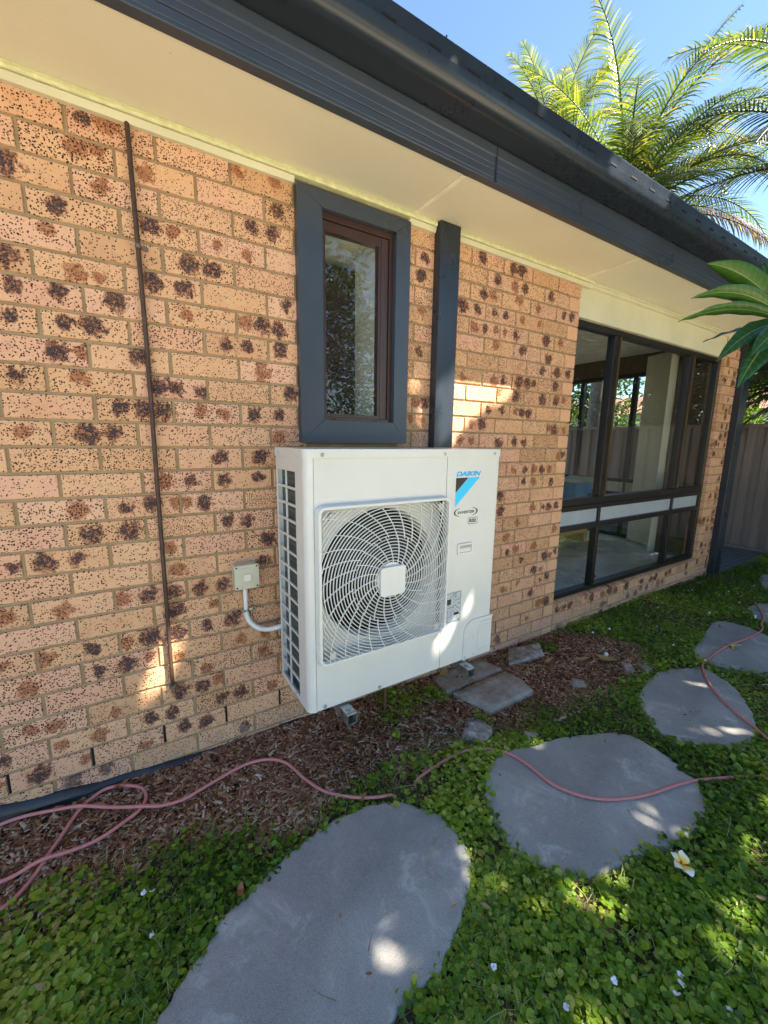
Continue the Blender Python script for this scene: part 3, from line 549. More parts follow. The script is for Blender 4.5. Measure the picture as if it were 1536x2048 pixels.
# ---------------------------------------------------------------- air conditioner
def _ac(n):
    v=n.obj(); f=n.noise(v,5,5,.6); c=n.ramp(f,[(.3,(.60,.60,.565)),(.7,(.645,.645,.615))])
    return n.fin(c,n.math('MULTIPLY_ADD',f,.1,.30),n.bump(n.noise(v,900,2),.0003,.25),0.0,.45)
M_ac=mk('off_white_powder_coat',_ac)
M_acp=simple('off_white_plastic',(.66,.66,.63),.42,0,.03,5)
M_steel=simple('galvanised_steel',(.46,.48,.48),.30,.9,.25,30)
M_fin=mk('coil_fins',lambda n:(lambda v:n.fin(n.mix(n.math('FRACT',n.math('MULTIPLY',n.n('SeparateXYZ',Vector=v).outputs[2],45)),(.030,.05,.06,1),(.09,.13,.12,1)),.4,None,.3))(n.obj()))
ac=empty('air_conditioner',(0,0,0)); tag(ac,'off-white outdoor air conditioner unit mounted low on the speckled brick wall','air conditioner')
X0,X1,YF,YB,ZB,ZT=.822,1.762,-.420,-.105,.357,1.312
m=MB()
# front faces: panel with fan hole, service panel
cx,cz,rh=1.1575,.846,.268
def panel_with_hole(mb,x0,x1,z0,z1,y):
    N=96; ring=[(cx+rh*math.cos(2*math.pi*k/N),cz+rh*math.sin(2*math.pi*k/N)) for k in range(N)]; outer=[]
    for k in range(N):
        a=2*math.pi*k/N; c,s=math.cos(a),math.sin(a); t=1e9
        if c>1e-9:t=min(t,(x1-cx)/c)
        if c<-1e-9:t=min(t,(x0-cx)/c)
        if s>1e-9:t=min(t,(z1-cz)/s)
        if s<-1e-9:t=min(t,(z0-cz)/s)
        outer.append((cx+t*c,cz+t*s))
    vs=[(p[0],y,p[1]) for p in ring]+[(p[0],y,p[1]) for p in outer]+[(cx+(p[0]-cx)*.985,y+.012,cz+(p[1]-cz)*.985) for p in ring]+[(cx+(p[0]-cx)*.97,y+.05,cz+(p[1]-cz)*.97) for p in ring]
    mb.addv(vs,[(k,(k+1)%N,N+(k+1)%N,N+k) for k in range(N)],0)
    mb.addv(vs,[(k,(k+1)%N,2*N+(k+1)%N,2*N+k) for k in range(N)]+[(2*N+k,2*N+(k+1)%N,3*N+(k+1)%N,3*N+k) for k in range(N)],0,True)
    for (px,pz) in ((x0,z0),(x1,z0),(x1,z1),(x0,z1)): # corner fill triangles
        best=sorted(range(N),key=lambda k:(outer[k][0]-px)**2+(outer[k][1]-pz)**2)[:2]
        a,b=best; mb.addv([(outer[a][0],y,outer[a][1]),(outer[b][0],y,outer[b][1]),(px,y,pz)],[(0,1,2)],0)
m.v=[];panel_with_hole(m,.872,1.441,.563,1.133,YF+.050)
for q in((.8535,.872,ZB+.003,ZT),(1.441,1.4465,ZB+.003,ZT),(.872,1.441,1.133,ZT),(.872,1.441,ZB+.003,.563)): m.box(q[0],q[1],YF+.0015,YF+.055,q[2],q[3])
m.build('front_panel',M_ac,ac)
m=MB(); prof=[(1.4495,YF+.0012),(1.748,YF+.0012)]
for k in range(0,6): a=R(-90+k*18); prof.append((1.748+.014*math.cos(a),YF+.0152+.014*math.sin(a)))
prof+=[(1.762,YB),(1.755,YB),(1.755,YF+.03),(1.4495,YF+.03)]
m.extr(prof,'z',ZB+.003,ZT); sp=m.build('service_panel',M_ac,ac)
# left corner wrap + side with openings
m=MB(); prof=[(.8515,YF+.001),(.8515,YF+.03),(.832,YF+.03),(.832,-.345),(.822,-.330)]
rr=.030
cor=[]
for k in range(0,9): a=R(180+k*11.25*1.0); cor.append((X0+rr+rr*math.cos(a),YF+.001+rr+rr*math.sin(a)))
m.extr([(.8515,YF+.001)]+cor[::-1]+[(X0,-.322),(X0+.006,-.322),(X0+.006,YF+.031),(.8515,YF+.02)],'z',ZB,ZT)
m.box(X0,X0+.006,-.3218,YB,1.262,ZT); m.box(X0,X0+.006,-.3218,YB,ZB,.378); m.box(X0,X0+.006,-.116,YB,.3782,1.2618)
m.box(X0+.0005,X0+.006,-.221,-.213,.3784,1.2616)
NR=14; pit=(1.262-.378)/NR
for k in range(1,NR): m.box(X0+.001,X0+.0062,-.3216,-.1162,.378+k*pit-.0045,.378+k*pit+.0045)
cas=m.build('casing',M_ac,ac,.0012,1)
for p in cas.data.polygons: p.use_smooth=False
m=MB(); m.box(X0+.006,1.76,YB-.006,YB,ZB,ZT-.001); m.box(.83,1.754,YF+.04,YB-.008,ZB-.004,ZB+.003); m.build('base_pan',M_ac,ac)
m=MB(); m.box(X0+.022,X0+.05,-.33,-.112,.36,1.30); m.build('coil',M_fin,ac)
m=MB(); m.box(X0+.05,1.75,-.30,-.28,.36,1.30); m.build('fan_chamber',M_cavity_shade,ac)  # black sheet behind the fan stands in for the unlit interior
m=MB(); # near-black strips behind the seams, gap shade put into their colour
m.box(1.4405,1.4555,YF+.006,YF+.03,ZB,ZT); m.box(.848,.857,YF+.004,YF+.03,ZB,ZT); split(m.build('seam_shade_strip',M_cavity_shade,ac))
# lid
m=MB(); pr=[]
def rrect(x0,x1,y0,y1,rads,n=6):
    out=[]; cs=[(x0,y0,180,rads[0]),(x1,y0,270,rads[1]),(x1,y1,0,rads[2]),(x0,y1,90,rads[3])]
    for (x,y,a0,r) in cs:
        cx_=x+r if x==x0 else x-r; cy_=y+r if y==y0 else y-r
        for k in range(n+1): a=R(a0+90*k/n); out.append((cx_+r*math.cos(a),cy_+r*math.sin(a)))
    return out
m.extr(rrect(X0-.003,X1+.003,YF-.003,YB+.004,(.032,.016,.004,.004)),'z',1.3125,1.345); lid=m.build('lid',M_ac,ac,.004,3)
def screw(mb,x,y,z,ax=(0,-1,0),r=.0055):
    A=Vector(ax); c=Vector((x,y,z)); mb.cyl(c,A,r*1.35,.0012,16); mb.tube([c+A*.001,c+A*.003,c+A*.0042],[r,r*.9,r*.45],16)
m=MB()
for x in(.885,1.43,1.72): screw(m,x,YF-.003,1.326)
screw(m,X0-.003,-.15,1.326,(-1,0,0))
for x in(.885,1.13,1.60,1.655): screw(m,x,YF,.372)
screw(m,X0,-.28,.366,(-1,0,0))
split(m.build('screw',M_steel,ac))
# grille --------------------------------------------------------------------------
gr=empty('fan_grille'); gr.parent=ac; gr['label']='square wire fan guard with swirling ribs'
gx0,gx1,gz0,gz1=.857,1.456,.548,1.148; yG=YF-.026
out=rrect(gx0,gx1,gz0,gz1,(.03,)*4); inn_=rrect(gx0+.011,gx1-.011,gz0+.011,gz1-.011,(.02,)*4)
m=MB(); N=len(out); inn2=rrect(gx0+.015,gx1-.015,gz0+.015,gz1-.015,(.018,)*4); o2=rrect(gx0-.004,gx1+.004,gz0-.004,gz1+.004,(.033,)*4); o1=rrect(gx0+.002,gx1-.002,gz0+.002,gz1-.002,(.028,)*4)
vs=[(p[0],YF-.0005,p[1]) for p in o2]+[(p[0],yG+.004,p[1]) for p in out]+[(p[0],yG,p[1]) for p in o1]+[(p[0],yG,p[1]) for p in inn_]+[(p[0],yG+.018,p[1]) for p in inn2]
m.addv(vs,[(r*N+k,r*N+(k+1)%N,(r+1)*N+(k+1)%N,(r+1)*N+k) for r in range(4) for k in range(N)],0,False); fr=m.build('grille_frame',M_acp,gr)
half=(gx1-gx0)/2-.012
def dome(r): return yG+.004-.014*max(0,1-(r/.38)**2)
def ring_ribbon(mb,pts,w,d):
    """pts: list of (x,z,r); rectangular section: width w in plane, depth d"""
    vs=[];fs=[]
    n=len(pts)
    for i,(x,z,r) in enumerate(pts):
        a=pts[max(i-1,0)];b=pts[min(i+1,n-1)]; t=Vector((b[0]-a[0],b[1]-a[1])).normalized(); nx,nz=-t.y*w/2,t.x*w/2; y=dome(r)
        vs+=[(x+nx*.7,y,z+nz*.7),(x-nx*.7,y,z-nz*.7),(x-nx,y+d,z-nz),(x+nx,y+d,z+nz)]
    for i in range(n-1):
        for k in range(4): fs.append((i*4+k,i*4+(k+1)%4,(i+1)*4+(k+1)%4,(i+1)*4+k))
    mb.addv(vs,fs,0,False)
def inside(x,z): return abs(x-cx)<half+.003 and abs(z-cz)<half+.003
m=MB(); r=.074
while r<.405:
    seg=[];NS=144
    for k in range(NS+1):
        a=2*math.pi*k/NS; x=cx+r*math.cos(a); z=cz+r*math.sin(a)
        if inside(x,z): seg.append((x,z,r))
        else:
            if len(seg)>1: ring_ribbon(m,seg,.0033,.0045)
            seg=[]
    if len(seg)>1: ring_ribbon(m,seg,.0033,.0045)
    r+=.01235
m.build('grille_rings',M_acp,gr)
m=MB()
for cnt,ra,rb_,off in((20,.060,.172,.0),(28,.166,.43,.06)):
    for k in range(cnt):
        th0=2*math.pi*k/cnt+off; pts=[]
        for j in range(25):
            rr_=ra+(rb_-ra)*j/24; a=th0+.80*(rr_/.30)**.9
            x=cx+rr_*math.cos(a); z=cz+rr_*math.sin(a)
            if not inside(x,z): break
            pts.append((x,z,rr_))
        if len(pts)>1: ring_ribbon(m,[(x,z,q) for x,z,q in pts],.0030,.0055)
m.build('grille_ribs',M_acp,gr)
m=MB(); hs=rrect(cx-.056,cx+.057,cz-.064,cz+.052,(.012,)*4); 
m.cyl((cx,dome(0)+.012,cz),(0,-1,0),.066,.008,40); m.build('hub_ring',M_acp,gr,.002,1)
m=MB(); m.extr(hs,'y',dome(0)-.010,dome(0)+.0005); m.build('hub_cap',M_acp,gr,.004,3)
m=MB()
for sx_,sz_ in((-1,-1),(1,-1),(-1,1),(1,1)):
    x=cx+sx_*.245; z=cz+sz_*.262; m.box(x-.010,x+.010,yG+.004,YF,z-.014,z+.014)
split(m.build('grille_clip',simple('shaded_clip',(.42,.41,.37),.5),gr))
# fan
fan=empty('fan',(cx,YF+.09,cz)); fan.parent=ac
M_fan=simple('dark_grey_fan',(.012,.013,.016),.45)
for b_ in range(3):
    m=MB(); vs=[];NRr,NA=8,8
    for i in range(NRr+1):
        r=.06+.17*i/NRr
        for j in range(NA+1):
            a=2*math.pi*b_/3+(-.5+j/NA)*(1.35-.25*i/NRr)+.5*i/NRr; vs.append((r*math.cos(a),-.035+.07*j/NA,r*math.sin(a)))
    m.addv(vs,[(i*(NA+1)+j,i*(NA+1)+j+1,(i+1)*(NA+1)+j+1,(i+1)*(NA+1)+j) for i in range(NRr) for j in range(NA)],0,True)
    m.build('blade',M_fan,fan)
m=MB(); m.cyl((0,.04,0),(0,-1,0),.062,.08,24); m.build('hub',M_fan,fan,.005,2)
# service panel details
M_lblue=simple('logo_blue',(.0,.36,.78),.4,0,.02); M_cyan=simple('logo_sky_blue',(.02,.53,.86),.4,0,.02); M_ink=simple('black_print',(.012,.012,.014),.45)
yp=YF+.0004
lg=empty('brand_logo'); lg.parent=ac
text('DAIKIN',1.4985,1.2305,.0205,M_lblue,lg,'logo_lettering',yp,.145,.28,.042)
def flat(name,polys,mat,par,y=yp-.0002):
    m=MB()
    for P in polys: m.extr(P,'y',y,y+.0008)
    return m.build(name,mat,par)
flat('logo_black_triangle',[[(1.4995,1.2235),(1.5695,1.2235),(1.4995,1.160)]],M_ink,lg)
flat('logo_blue_band',[[(1.5725,1.2235),(1.6385,1.2235),(1.4995,1.098),(1.4995,1.157)]],M_cyan,lg)
iv=empty('inverter_mark'); iv.parent=ac
text('INVERTER',1.516,1.0655,.0125,M_ink,iv,'mark_lettering',yp,.098,.2,.022)
def crescent(cx_,cz_,sgn):
    A=[];B_=[]
    for k in range(15):
        t=R(-78+156*k/14); A.append((cx_+sgn*(.036*math.cos(t)-.02)*1.1,cz_+.0185*math.sin(t)*1.0)); B_.append((cx_+sgn*(.030*math.cos(t)-.0215)*1.1,cz_+.0172*math.sin(t)))
    vs=[(p[0],yp-.0002,p[1]) for p in A]+[(p[0],yp-.0002,p[1]) for p in B_]; return vs,[(k,k+1,15+k+1,15+k) for k in range(14)]
m=MB()
for sgn,c_ in((1,1.618),(-1,1.512)): vs,fs=crescent(c_,1.0725,sgn); m.addv(vs,fs)
split(m.build('mark_bracket',M_ink,iv))
rb=empty('refrigerant_mark'); rb.parent=ac
text('R32',1.588,1.0225,.0165,M_ink,rb,'mark_lettering',yp,.040,0,.045)
m=MB(); ro=rrect(1.5795,1.6365,1.0155,1.0455,(.003,)*4,3); ri=rrect(1.5813,1.6347,1.0173,1.0437,(.0022,)*4,3); n_=len(ro)
m.addv([(p[0],yp-.0002,p[1]) for p in ro]+[(p[0],yp-.0002,p[1]) for p in ri],[(k,(k+1)%n_,n_+(k+1)%n_,n_+k) for k in range(n_)]); m.build('mark_outline',M_ink,rb)
# handle recess
hd=empty('grip_handle'); hd.parent=ac
m=MB(); a=rrect(1.523,1.612,.882,.932,(.006,)*4,3); b=rrect(1.531,1.604,.890,.924,(.004,)*4,3); n_=len(a)
m.addv([(p[0],YF+.001,p[1]) for p in a]+[(p[0],YF-.007,p[1]) for p in a]+[(p[0],YF-.007,p[1]) for p in b]+[(p[0],YF+.0005,p[1]) for p in b],[(r*n_+k,r*n_+(k+1)%n_,(r+1)*n_+(k+1)%n_,(r+1)*n_+k) for r in range(3) for k in range(n_)]); m.build('handle_frame',M_acp,hd)
m=MB(); m.box(1.530,1.605,YF-.0005,YF+.0005,.889,.908); m.build('handle_lip',M_acp,hd); m=MB(); m.box(1.530,1.605,YF-.0006,YF+.0004,.909,.925); m.build('handle_recess_shade',simple('recess_shade_plastic',(.40,.38,.33),.6),hd)  # upper plate is flat and darker, the hollow's shade put into its colour
# rating plate: grey blue plate with rows of fine unreadable lines
pl=empty('rating_plate'); pl.parent=ac
m=MB(); m.box(1.4595,1.561,YF+.0001,YF+.0010,.5665,.711); m.build('plate',simple('rating_plate_grey',(.30,.34,.38),.4,.2,.15,60),pl)
m=MB(); z=.702
while z>.575:
    x=1.463
    while x<1.555:
        l=rng.uniform(.004,.022); l=min(l,1.558-x)
        if rng.random()<.8: m.box(x,x+l,YF-.0003,YF+.0003,z-.0013,z+.0013)
        x+=l+rng.uniform(.002,.006)
    z-=.0062
m.build('plate_print',simple('pale_print',(.62,.66,.70),.5),pl)
m=MB(); m.box(1.466,1.500,YF-.0004,YF+.0002,.655,.680); m.box(1.52,1.55,YF-.0004,YF+.0002,.60,.612); split(m.build('plate_symbol',M_ink,pl))
# access cover at the lower right
m=MB(); cvr=[(1.768,.5525),(1.768,.545),(1.650,.545)]
for k in range(1,9): a=R(90+k*11.25); cvr.append((1.650+.055*math.cos(a),.490+.055*math.sin(a)))
cvr+=[(1.595,.358),(1.586,.358),(1.586,.490)]
for k in range(8,-1,-1): a=R(90+k*11.25); cvr.append((1.650+.064*math.cos(a),.4885+.064*math.sin(a)))
vs=[(p[0],YF-.006,p[1]) for p in cvr]; m.extr(cvr,'y',YF-.006,YF+.0008); cv=m.build('access_cover_rim',M_ac,ac,.002,2)
m=MB(); m.extr([(1.5955,.3585),(1.767,.3585),(1.767,.5445),(1.650,.5445)]+[(1.650+.0545*math.cos(R(90+k*11.25)),.490+.0545*math.sin(R(90+k*11.25))) for k in range(1,9)],'y',YF-.0025,YF+.0009)
cv=m.build('access_cover',M_ac,ac,.0015,1)
m=MB(); 
m.box(1.690,1.765,YF-.006,YF-.002,.523,.531); m.extr([(1.672,.40),(1.676,.40),(1.676,.495),(1.69,.509),(1.765,.509),(1.765,.513),(1.688,.513),(1.672,.497)],'y',YF-.0042,YF-.002); m.box(1.68,1.765,YF-.0042,YF-.002,.388,.392)
def torus(mb,x,z,R_,r):
    mb.tube([(x+R_*math.cos(R(a)),YF-.0028,z+R_*math.sin(R(a))) for a in range(0,361,20)],r,6,0,False)
torus(m,1.636,.465,.016,.0012); torus(m,1.636,.415,.016,.0012)
m.build('cover_ridges',M_ac,cv)
# wall bracket --------------------------------------------------------------------
wb=empty('mounting_bracket',(0,0,0)); tag(wb,'galvanised steel wall bracket with two arms carrying the air conditioner','bracket')
for xc in(.965,1.580):
    m=MB(); h=.041;wd=.0205;t=.0025; zt=.352
    m.extr([(xc-wd,zt-h),(xc-wd,zt),(xc+wd,zt),(xc+wd,zt-h),(xc+wd-t,zt-h),(xc+wd-t,zt-t),(xc-wd+t,zt-t),(xc-wd+t,zt-h)],'y',-.492,-.004)
    m.extr([(xc-wd+t,zt-h),(xc+wd-t,zt-h),(xc+wd-t,zt-h+t),(xc-wd+t,zt-h+t)],'y',-.4915,-.006)
    a=m.build('arm',M_steel,wb,.002,1)
    m=MB(); m.box(xc-.0195,xc+.0195,-.478,-.44,.3525,.3545); m.cyl((xc,-.458,.3545),(0,0,1),.012,.002,20); m.cyl((xc,-.458,.356),(0,0,1),.0075,.006,6)
    m.build('bolt',M_steel,a)
    m=MB()
    for k in range(5): m.cyl((xc,-.45+k*0.0,.349-k*.0065),(0,0,-1),.0062,.0035,10)
    m.cyl((xc,-.45,.35),(0,0,-1),.0045,.036,8); m.build('bolt_thread',M_steel,a)
    m=MB(); m.box(xc-.022,xc+.022,-.0035,-.0005,.29,.60); m.build('wall_rail',M_steel,wb)
m=MB(); m.box(.90,1.66,-.012,-.004,.36,.40); m.build('cross_rail',M_steel,wb)
# isolator switch ------------------------------------------------------------------
isw=empty('isolator_switch',(.701,0,.812)); tag(isw,'pale beige weatherproof isolator switch box on the bricks left of the air conditioner','switch')
M_box=simple('beige_plastic',(.56,.53,.40),.45,0,.05,20)
m=MB(); m.extr(rrect(-.047,.047,-.049,.049,(.006,)*4,3),'y',-.048,-.002); m.build('box_body',M_box,isw,.002,2)
m=MB(); m.extr(rrect(-.049,.049,-.051,.051,(.007,)*4,3),'y',-.058,-.049); b=m.build('box_lid',M_box,isw,.002,2)
m=MB(); m.extr(rrect(-.038,.038,-.040,.040,(.003,)*4,3),'y',-.0605,-.0581); m.build('face_plate',M_box,b,.001,1)
m=MB()
for sx_ in(-1,1):
    for sz_ in(-1,1): m.cyl((sx_*.041,-.0575,sz_*.043),(0,-1,0),.0038,.002,10)
split(m.build('corner_hole',M_black,b))
m=MB(); m.extr(rrect(-.014,.014,-.014,.014,(.003,)*4,3),'y',-.068,-.061); m.build('rocker_button',simple('white_button',(.66,.65,.55),.4),b,.002,2)
# conduit
cd=empty('conduit'); tag(cd,'white conduit pipe running from under the switch box into the air conditioner','conduit'); 
pth=[(.698,-.028,.762),(.698,-.028,.70),(.698,-.028,.645),(.702,-.028,.625),(.714,-.03,.598),(.733,-.035,.577),(.757,-.042,.563),(.785,-.05,.558),(.81,-.058,.560),(.84,-.065,.566)]
M_white=simple('white_pvc',(.68,.69,.68),.4,0,.04,20)
sp=[(p[0],p[1],p[2]) for p in pth]
m=MB(); m.tube(sp[:3],.0095,14); m.build('straight_pipe',M_white,cd)
cu=smoothpoly(sp[2:],12,False); rs=[.0105+.0012*(i%2) for i in range(len(cu))]
m=MB(); m.tube(cu,rs,14); m.build('ribbed_bend',M_white,cd)
m=MB(); m.tube([(.699,-.0285,.662),(.6995,-.0285,.652)],.0118,16); m.box(.708,.735,-.03,-.0285,.652,.664); m.box(.726,.738,-.03,-.004,.654,.663); m.build('saddle_clip',M_steel,cd,.001,1)
# rusty thin pipe ------------------------------------------------------------------
rp=empty('thin_pipe'); tag(rp,'thin dark brown rusty pipe running down the brick wall from the eaves','pipe')
M_rust=mk('rusty_pipe_brown',lambda n:n.fin(n.ramp(n.noise(n.obj(),25,5,.7),[(.3,(.030,.016,.012)),(.7,(.085,.042,.028))]),.6,n.bump(n.noise(n.obj(),300,3),.001,.6)))
m=MB(); m.tube([(.402,-.004,2.366),(.4025,-.014,2.362),(.403,-.016,2.35),(.408,-.016,1.7),(.405,-.016,1.2),(.402,-.016,.45),(.402,-.015,.402),(.403,-.006,.388),(.403,.004,.384)],.0075,12); m.build('pipe_run',M_rust,rp)
for z in(2.005,.69):
    m=MB(); m.tube([(.4065 if z>1 else .4025,-.0165,z-.006),(.4065 if z>1 else .4025,-.0165,z+.006)],.0095,14); m.box(.415,.436,-.006,-.0035,z-.007,z+.006); m.cyl((.429,-.006,z),(0,-1,0),.004,.003,8); m.build('pipe_clip',M_rust if z<1 else simple('clip_metal',(.20,.13,.10),.5,.5),rp,.001,1)
m=MB(); m.tube([(.403,-.004,.40),(.405,-.006,.386),(.404,-.002,.372)],[.010,.016,.008],10); m.build('sealant_blob',simple('grey_sealant',(.13,.11,.09),.8,0,.3,80,.6,90),rp)
# ---------------------------------------------------------------- ground
def hgt(x,y):
    x=np.asarray(x,float);y=np.asarray(y,float)
    h=.010*(vnoise(x+9,y+9,3.1)-.5)+.008*(vnoise(x+4,y+7,9)-.5)
    near=np.clip((y+.40)/.40,0,1)*np.clip((1.7-x)/1.2,0,1); return h+near*.034
gxs=np.r_[[-180,-70,-30,-14,-7,-4,-2.6],np.arange(-1.8,7.2,.05),[7.6,8.2,9,10.5,13,20,40,90,180]]; gys=np.r_[[-180,-80,-35,-16,-9,-6,-4.2,-3.3],np.arange(-2.8,.2,.05),[.5,1,2,4,8,16,40,90,180]]
GX,GY=np.meshgrid(gxs,gys); nx,ny=len(gxs),len(gys)
GZ=hgt(GX,GY)*((GX>-1.9)&(GX<7.3)&(GY>-3)&(GY<.2))-.004
V=np.stack([GX.ravel(),GY.ravel(),GZ.ravel()],1); ii,jj=np.meshgrid(np.arange(nx-1),np.arange(ny-1)); a=(jj*nx+ii).ravel()
Fa=np.stack([a,a+1,a+nx+1,a+nx],1)
def _soil(n):
    v=n.obj(); f=n.noise(v,18,6,.7); c=n.ramp(f,[(.3,(.05,.033,.022)),(.6,(.11,.074,.05)),(.8,(.17,.12,.085))])
    far=n.step(n.n('VectorMath',_operation='LENGTH',i0=v).outputs['Value'],9,14); c=n.mix(far,c,(.06,.085,.03,1))
    sx=n.n('SeparateXYZ',Vector=v).outputs; pv=n.math('MULTIPLY',n.math('LESS_THAN',sx[1],-2.15),n.math('MULTIPLY',n.math('LESS_THAN',sx[0],7.1),n.math('GREATER_THAN',sx[0],-9.0))); pv=n.math('MULTIPLY',pv,n.math('GREATER_THAN',sx[1],-12.0)); c=n.mix(pv,c,(.62,.55,.43,1))  # pale paving added behind the camera to bounce sunlight onto wall and eaves
    return n.fin(c,.95,n.bump(n.noise(v,90,5,.7),.01,.8),0.0,.1)
gnd=npmesh('ground',V,Fa,mk('soil_with_bounce_paving',_soil),smooth=True); tag(gnd,kind='structure')
m=MB(); m.extr([(5.70,-.10),(6.45,-.12),(7.15,-.05),(7.15,2.6),(5.70,2.6)],'z',.0,.022)
def _pave(n):
    v=n.obj(); b=n.n('TexBrick',Scale=4.0); n.put(b.inputs['Vector'],v); b.inputs['Color1'].default_value=(.10,.11,.12,1); b.inputs['Color2'].default_value=(.13,.14,.15,1); b.inputs['Mortar'].default_value=(.04,.04,.04,1)
    return n.fin(b.outputs[0],.7,n.bump(n.noise(v,80,3),.002,.5))
o=m.build('path',mk('dark_paving',_pave),bevel=.004); tag(o,kind='structure')
# stepping stones -------------------------------------------------------------------
def _stone(n):
    v=n.obj(); f=n.noise(v,3.2,6,.65); c=n.ramp(f,[(.3,(.25,.24,.225)),(.55,(.34,.33,.31)),(.75,(.42,.41,.385))])
    g=n.noise(v,420,3,.8); c=n.mix(n.math('MULTIPLY',n.step(g,.45,.6),.55),c,(.09,.095,.10,1)); c=n.mix(n.math('MULTIPLY',n.step(n.noise(v,300,2,.6),.6,.7),.6),c,(.42,.42,.42,1))
    s=n.step(n.noise(v,7,5,.7,.6),.55,.70); c=n.mix(n.math('MULTIPLY',s,.6),c,(.50,.50,.48,1))
    m_=n.n('Mapping',Vector=v,Scale=(2.5,14,1),Rotation=(0,0,.7)); sc=n.step(n.noise(m_.outputs[0],5,5,.75,1.0),.66,.72); c=n.mix(n.math('MULTIPLY',sc,.6),c,(.55,.55,.53,1))
    dk=n.step(n.noise(v,1.8,4,.6),.6,.75); c=n.mix(n.math('MULTIPLY',dk,.4),c,(.13,.125,.12,1)); st_=n.step(n.noise(v,5,6,.8,.8),.57,.7); c=n.mix(n.math('MULTIPLY',st_,.5),c,(.19,.14,.095,1)); c=n.mix(n.math('MULTIPLY',n.step(n.noise(v,2.3,3),.35,.65),.18),c,(.50,.49,.46,1))
    h=n.math('ADD',n.math('MULTIPLY',g,.6),n.noise(v,40,4,.6)); return n.fin(c,.72,n.bump(h,.0022,.6),0.0,.3)
M_stone=mk('grey_slab_stone',_stone)
jn=[[rng.uniform(-.0025,.0025) for _ in range(200)] for _ in range(6)]
SLAB=['large grey stepping stone nearest the camera with rounded far end','wide grey stepping stone crossed by the pink hose below the air conditioner','dark grey stepping stone with the hose along its right side','dark flat stepping stone behind carrying a small white fallen flower','small dark stepping stone at the right where the hose ends','furthest dark stepping stone beside the ground cover at the right edge']
for k,P in enumerate(ST):
    Q=smoothpoly(P,5); cxy=Vector((sum(p[0] for p in Q)/len(Q),sum(p[1] for p in Q)/len(Q)))
    n_=len(Q); vs=[];fs=[]
    for e,zz in((0.0,-.05),(0.0,.013),(.0025,.0185),(.007,.0215),(.014,.0225)):
        for i,p in enumerate(Q):
            q=Vector(p); d=(q-cxy); L=d.length; jit=.004*math.sin(i*2.3+k)+.003*math.sin(i*.71+2*k)+jn[k][i%200]
            q=cxy+d*((L-e+jit)/L); vs.append((q.x-cxy.x,q.y-cxy.y,zz+(.0012*math.sin(i*.9) if zz>.01 else 0)))
    for r in range(4): fs+=[(r*n_+i,r*n_+(i+1)%n_,(r+1)*n_+(i+1)%n_,(r+1)*n_+i) for i in range(n_)]
    vs.append((0,0,.0225)); fs+=[(4*n_+i,4*n_+(i+1)%n_,len(vs)-1) for i in range(n_)]
    m=MB(); m.addv(vs,fs,0,True); o=m.build('stepping_stone',M_stone); o.location=(cxy.x,cxy.y,0); tag(o,SLAB[k],'stepping stone','stepping stones through the ground cover')
    md=o.modifiers.new('es','EDGE_SPLIT'); md.split_angle=R(50)
# mulch -----------------------------------------------------------------------------
MP=MB_LINE+[(2.83,.02),(-1.6,.02),(-1.6,-.3)]
def msd(x,y):
    i=inpoly(x,y,MP); d=dpoly(x,y,MB_LINE,False); return np.where(i,-d,d)
N=60000; x=nr.uniform(-.9,3.2,N); y=nr.uniform(-.75,.0,N)
s=msd(x,y)+.10*(vnoise(x,y,6)-.5)+.05*(vnoise(x,y,21)-.5); st=np.zeros(N,bool)
for P in ST: st|=inpoly(x,y,smoothpoly(P,3))
keep=(s<.06+.06*nr.rand(N)**2)&(~st)&((x<1.75)|(nr.rand(N)<.75)); thin=np.where(x<1.0,1,.8); keep&=nr.rand(N)<thin; x=x[keep];y=y[keep]; n_=len(x)
T=np.array([(-.5,-.5,0),(.5,-.5,0),(.5,.5,0),(-.5,.5,0),(-.42,-.4,1),(.4,-.45,1),(.45,.4,1),(-.4,.42,1)],float)
TF=np.array([(0,1,5,4),(1,2,6,5),(2,3,7,6),(3,0,4,7),(4,5,6,7)])
L=nr.gamma(2.0,.0068,n_)+.006; L=np.clip(L,.006,.05); W=np.clip(L*nr.uniform(.14,.42,n_),.0024,.011)
yaw=nr.uniform(0,2*np.pi,n_); rt=rots(n_,np.abs(nr.normal(0,.30,n_)),yaw)
pos=np.stack([x,y,hgt(x,y)+nr.uniform(0,.012,n_)],1); V,Fa,rd=scatter(T,TF,pos,rt,np.stack([L,W,nr.uniform(.001,.0028,n_)],1),np.clip(nr.rand(n_)*.85+.15*vnoise(x,y,4),0,1))
def _chip(n):
    a=n.attr('rnd','Fac'); c=n.ramp(a,[(.0,(.08,.032,.018)),(.25,(.20,.08,.038)),(.5,(.33,.15,.075)),(.68,(.42,.23,.13)),(.83,(.52,.35,.22)),(.94,(.66,.52,.38)),(1.0,(.78,.70,.60))])
    v=n.obj(); g=n.noise(v,300,3); c=n.mix(n.math('MULTIPLY',g,.4),c,(.04,.022,.014,1)); return n.fin(c,.85,None,0.0,.2)
o=npmesh('wood_chip_mulch',V,Fa,mk('bark_chips',_chip),rnd=rd); tag(o,'reddish brown bark and wood chips spread along the foot of the wall','mulch',kind='stuff')
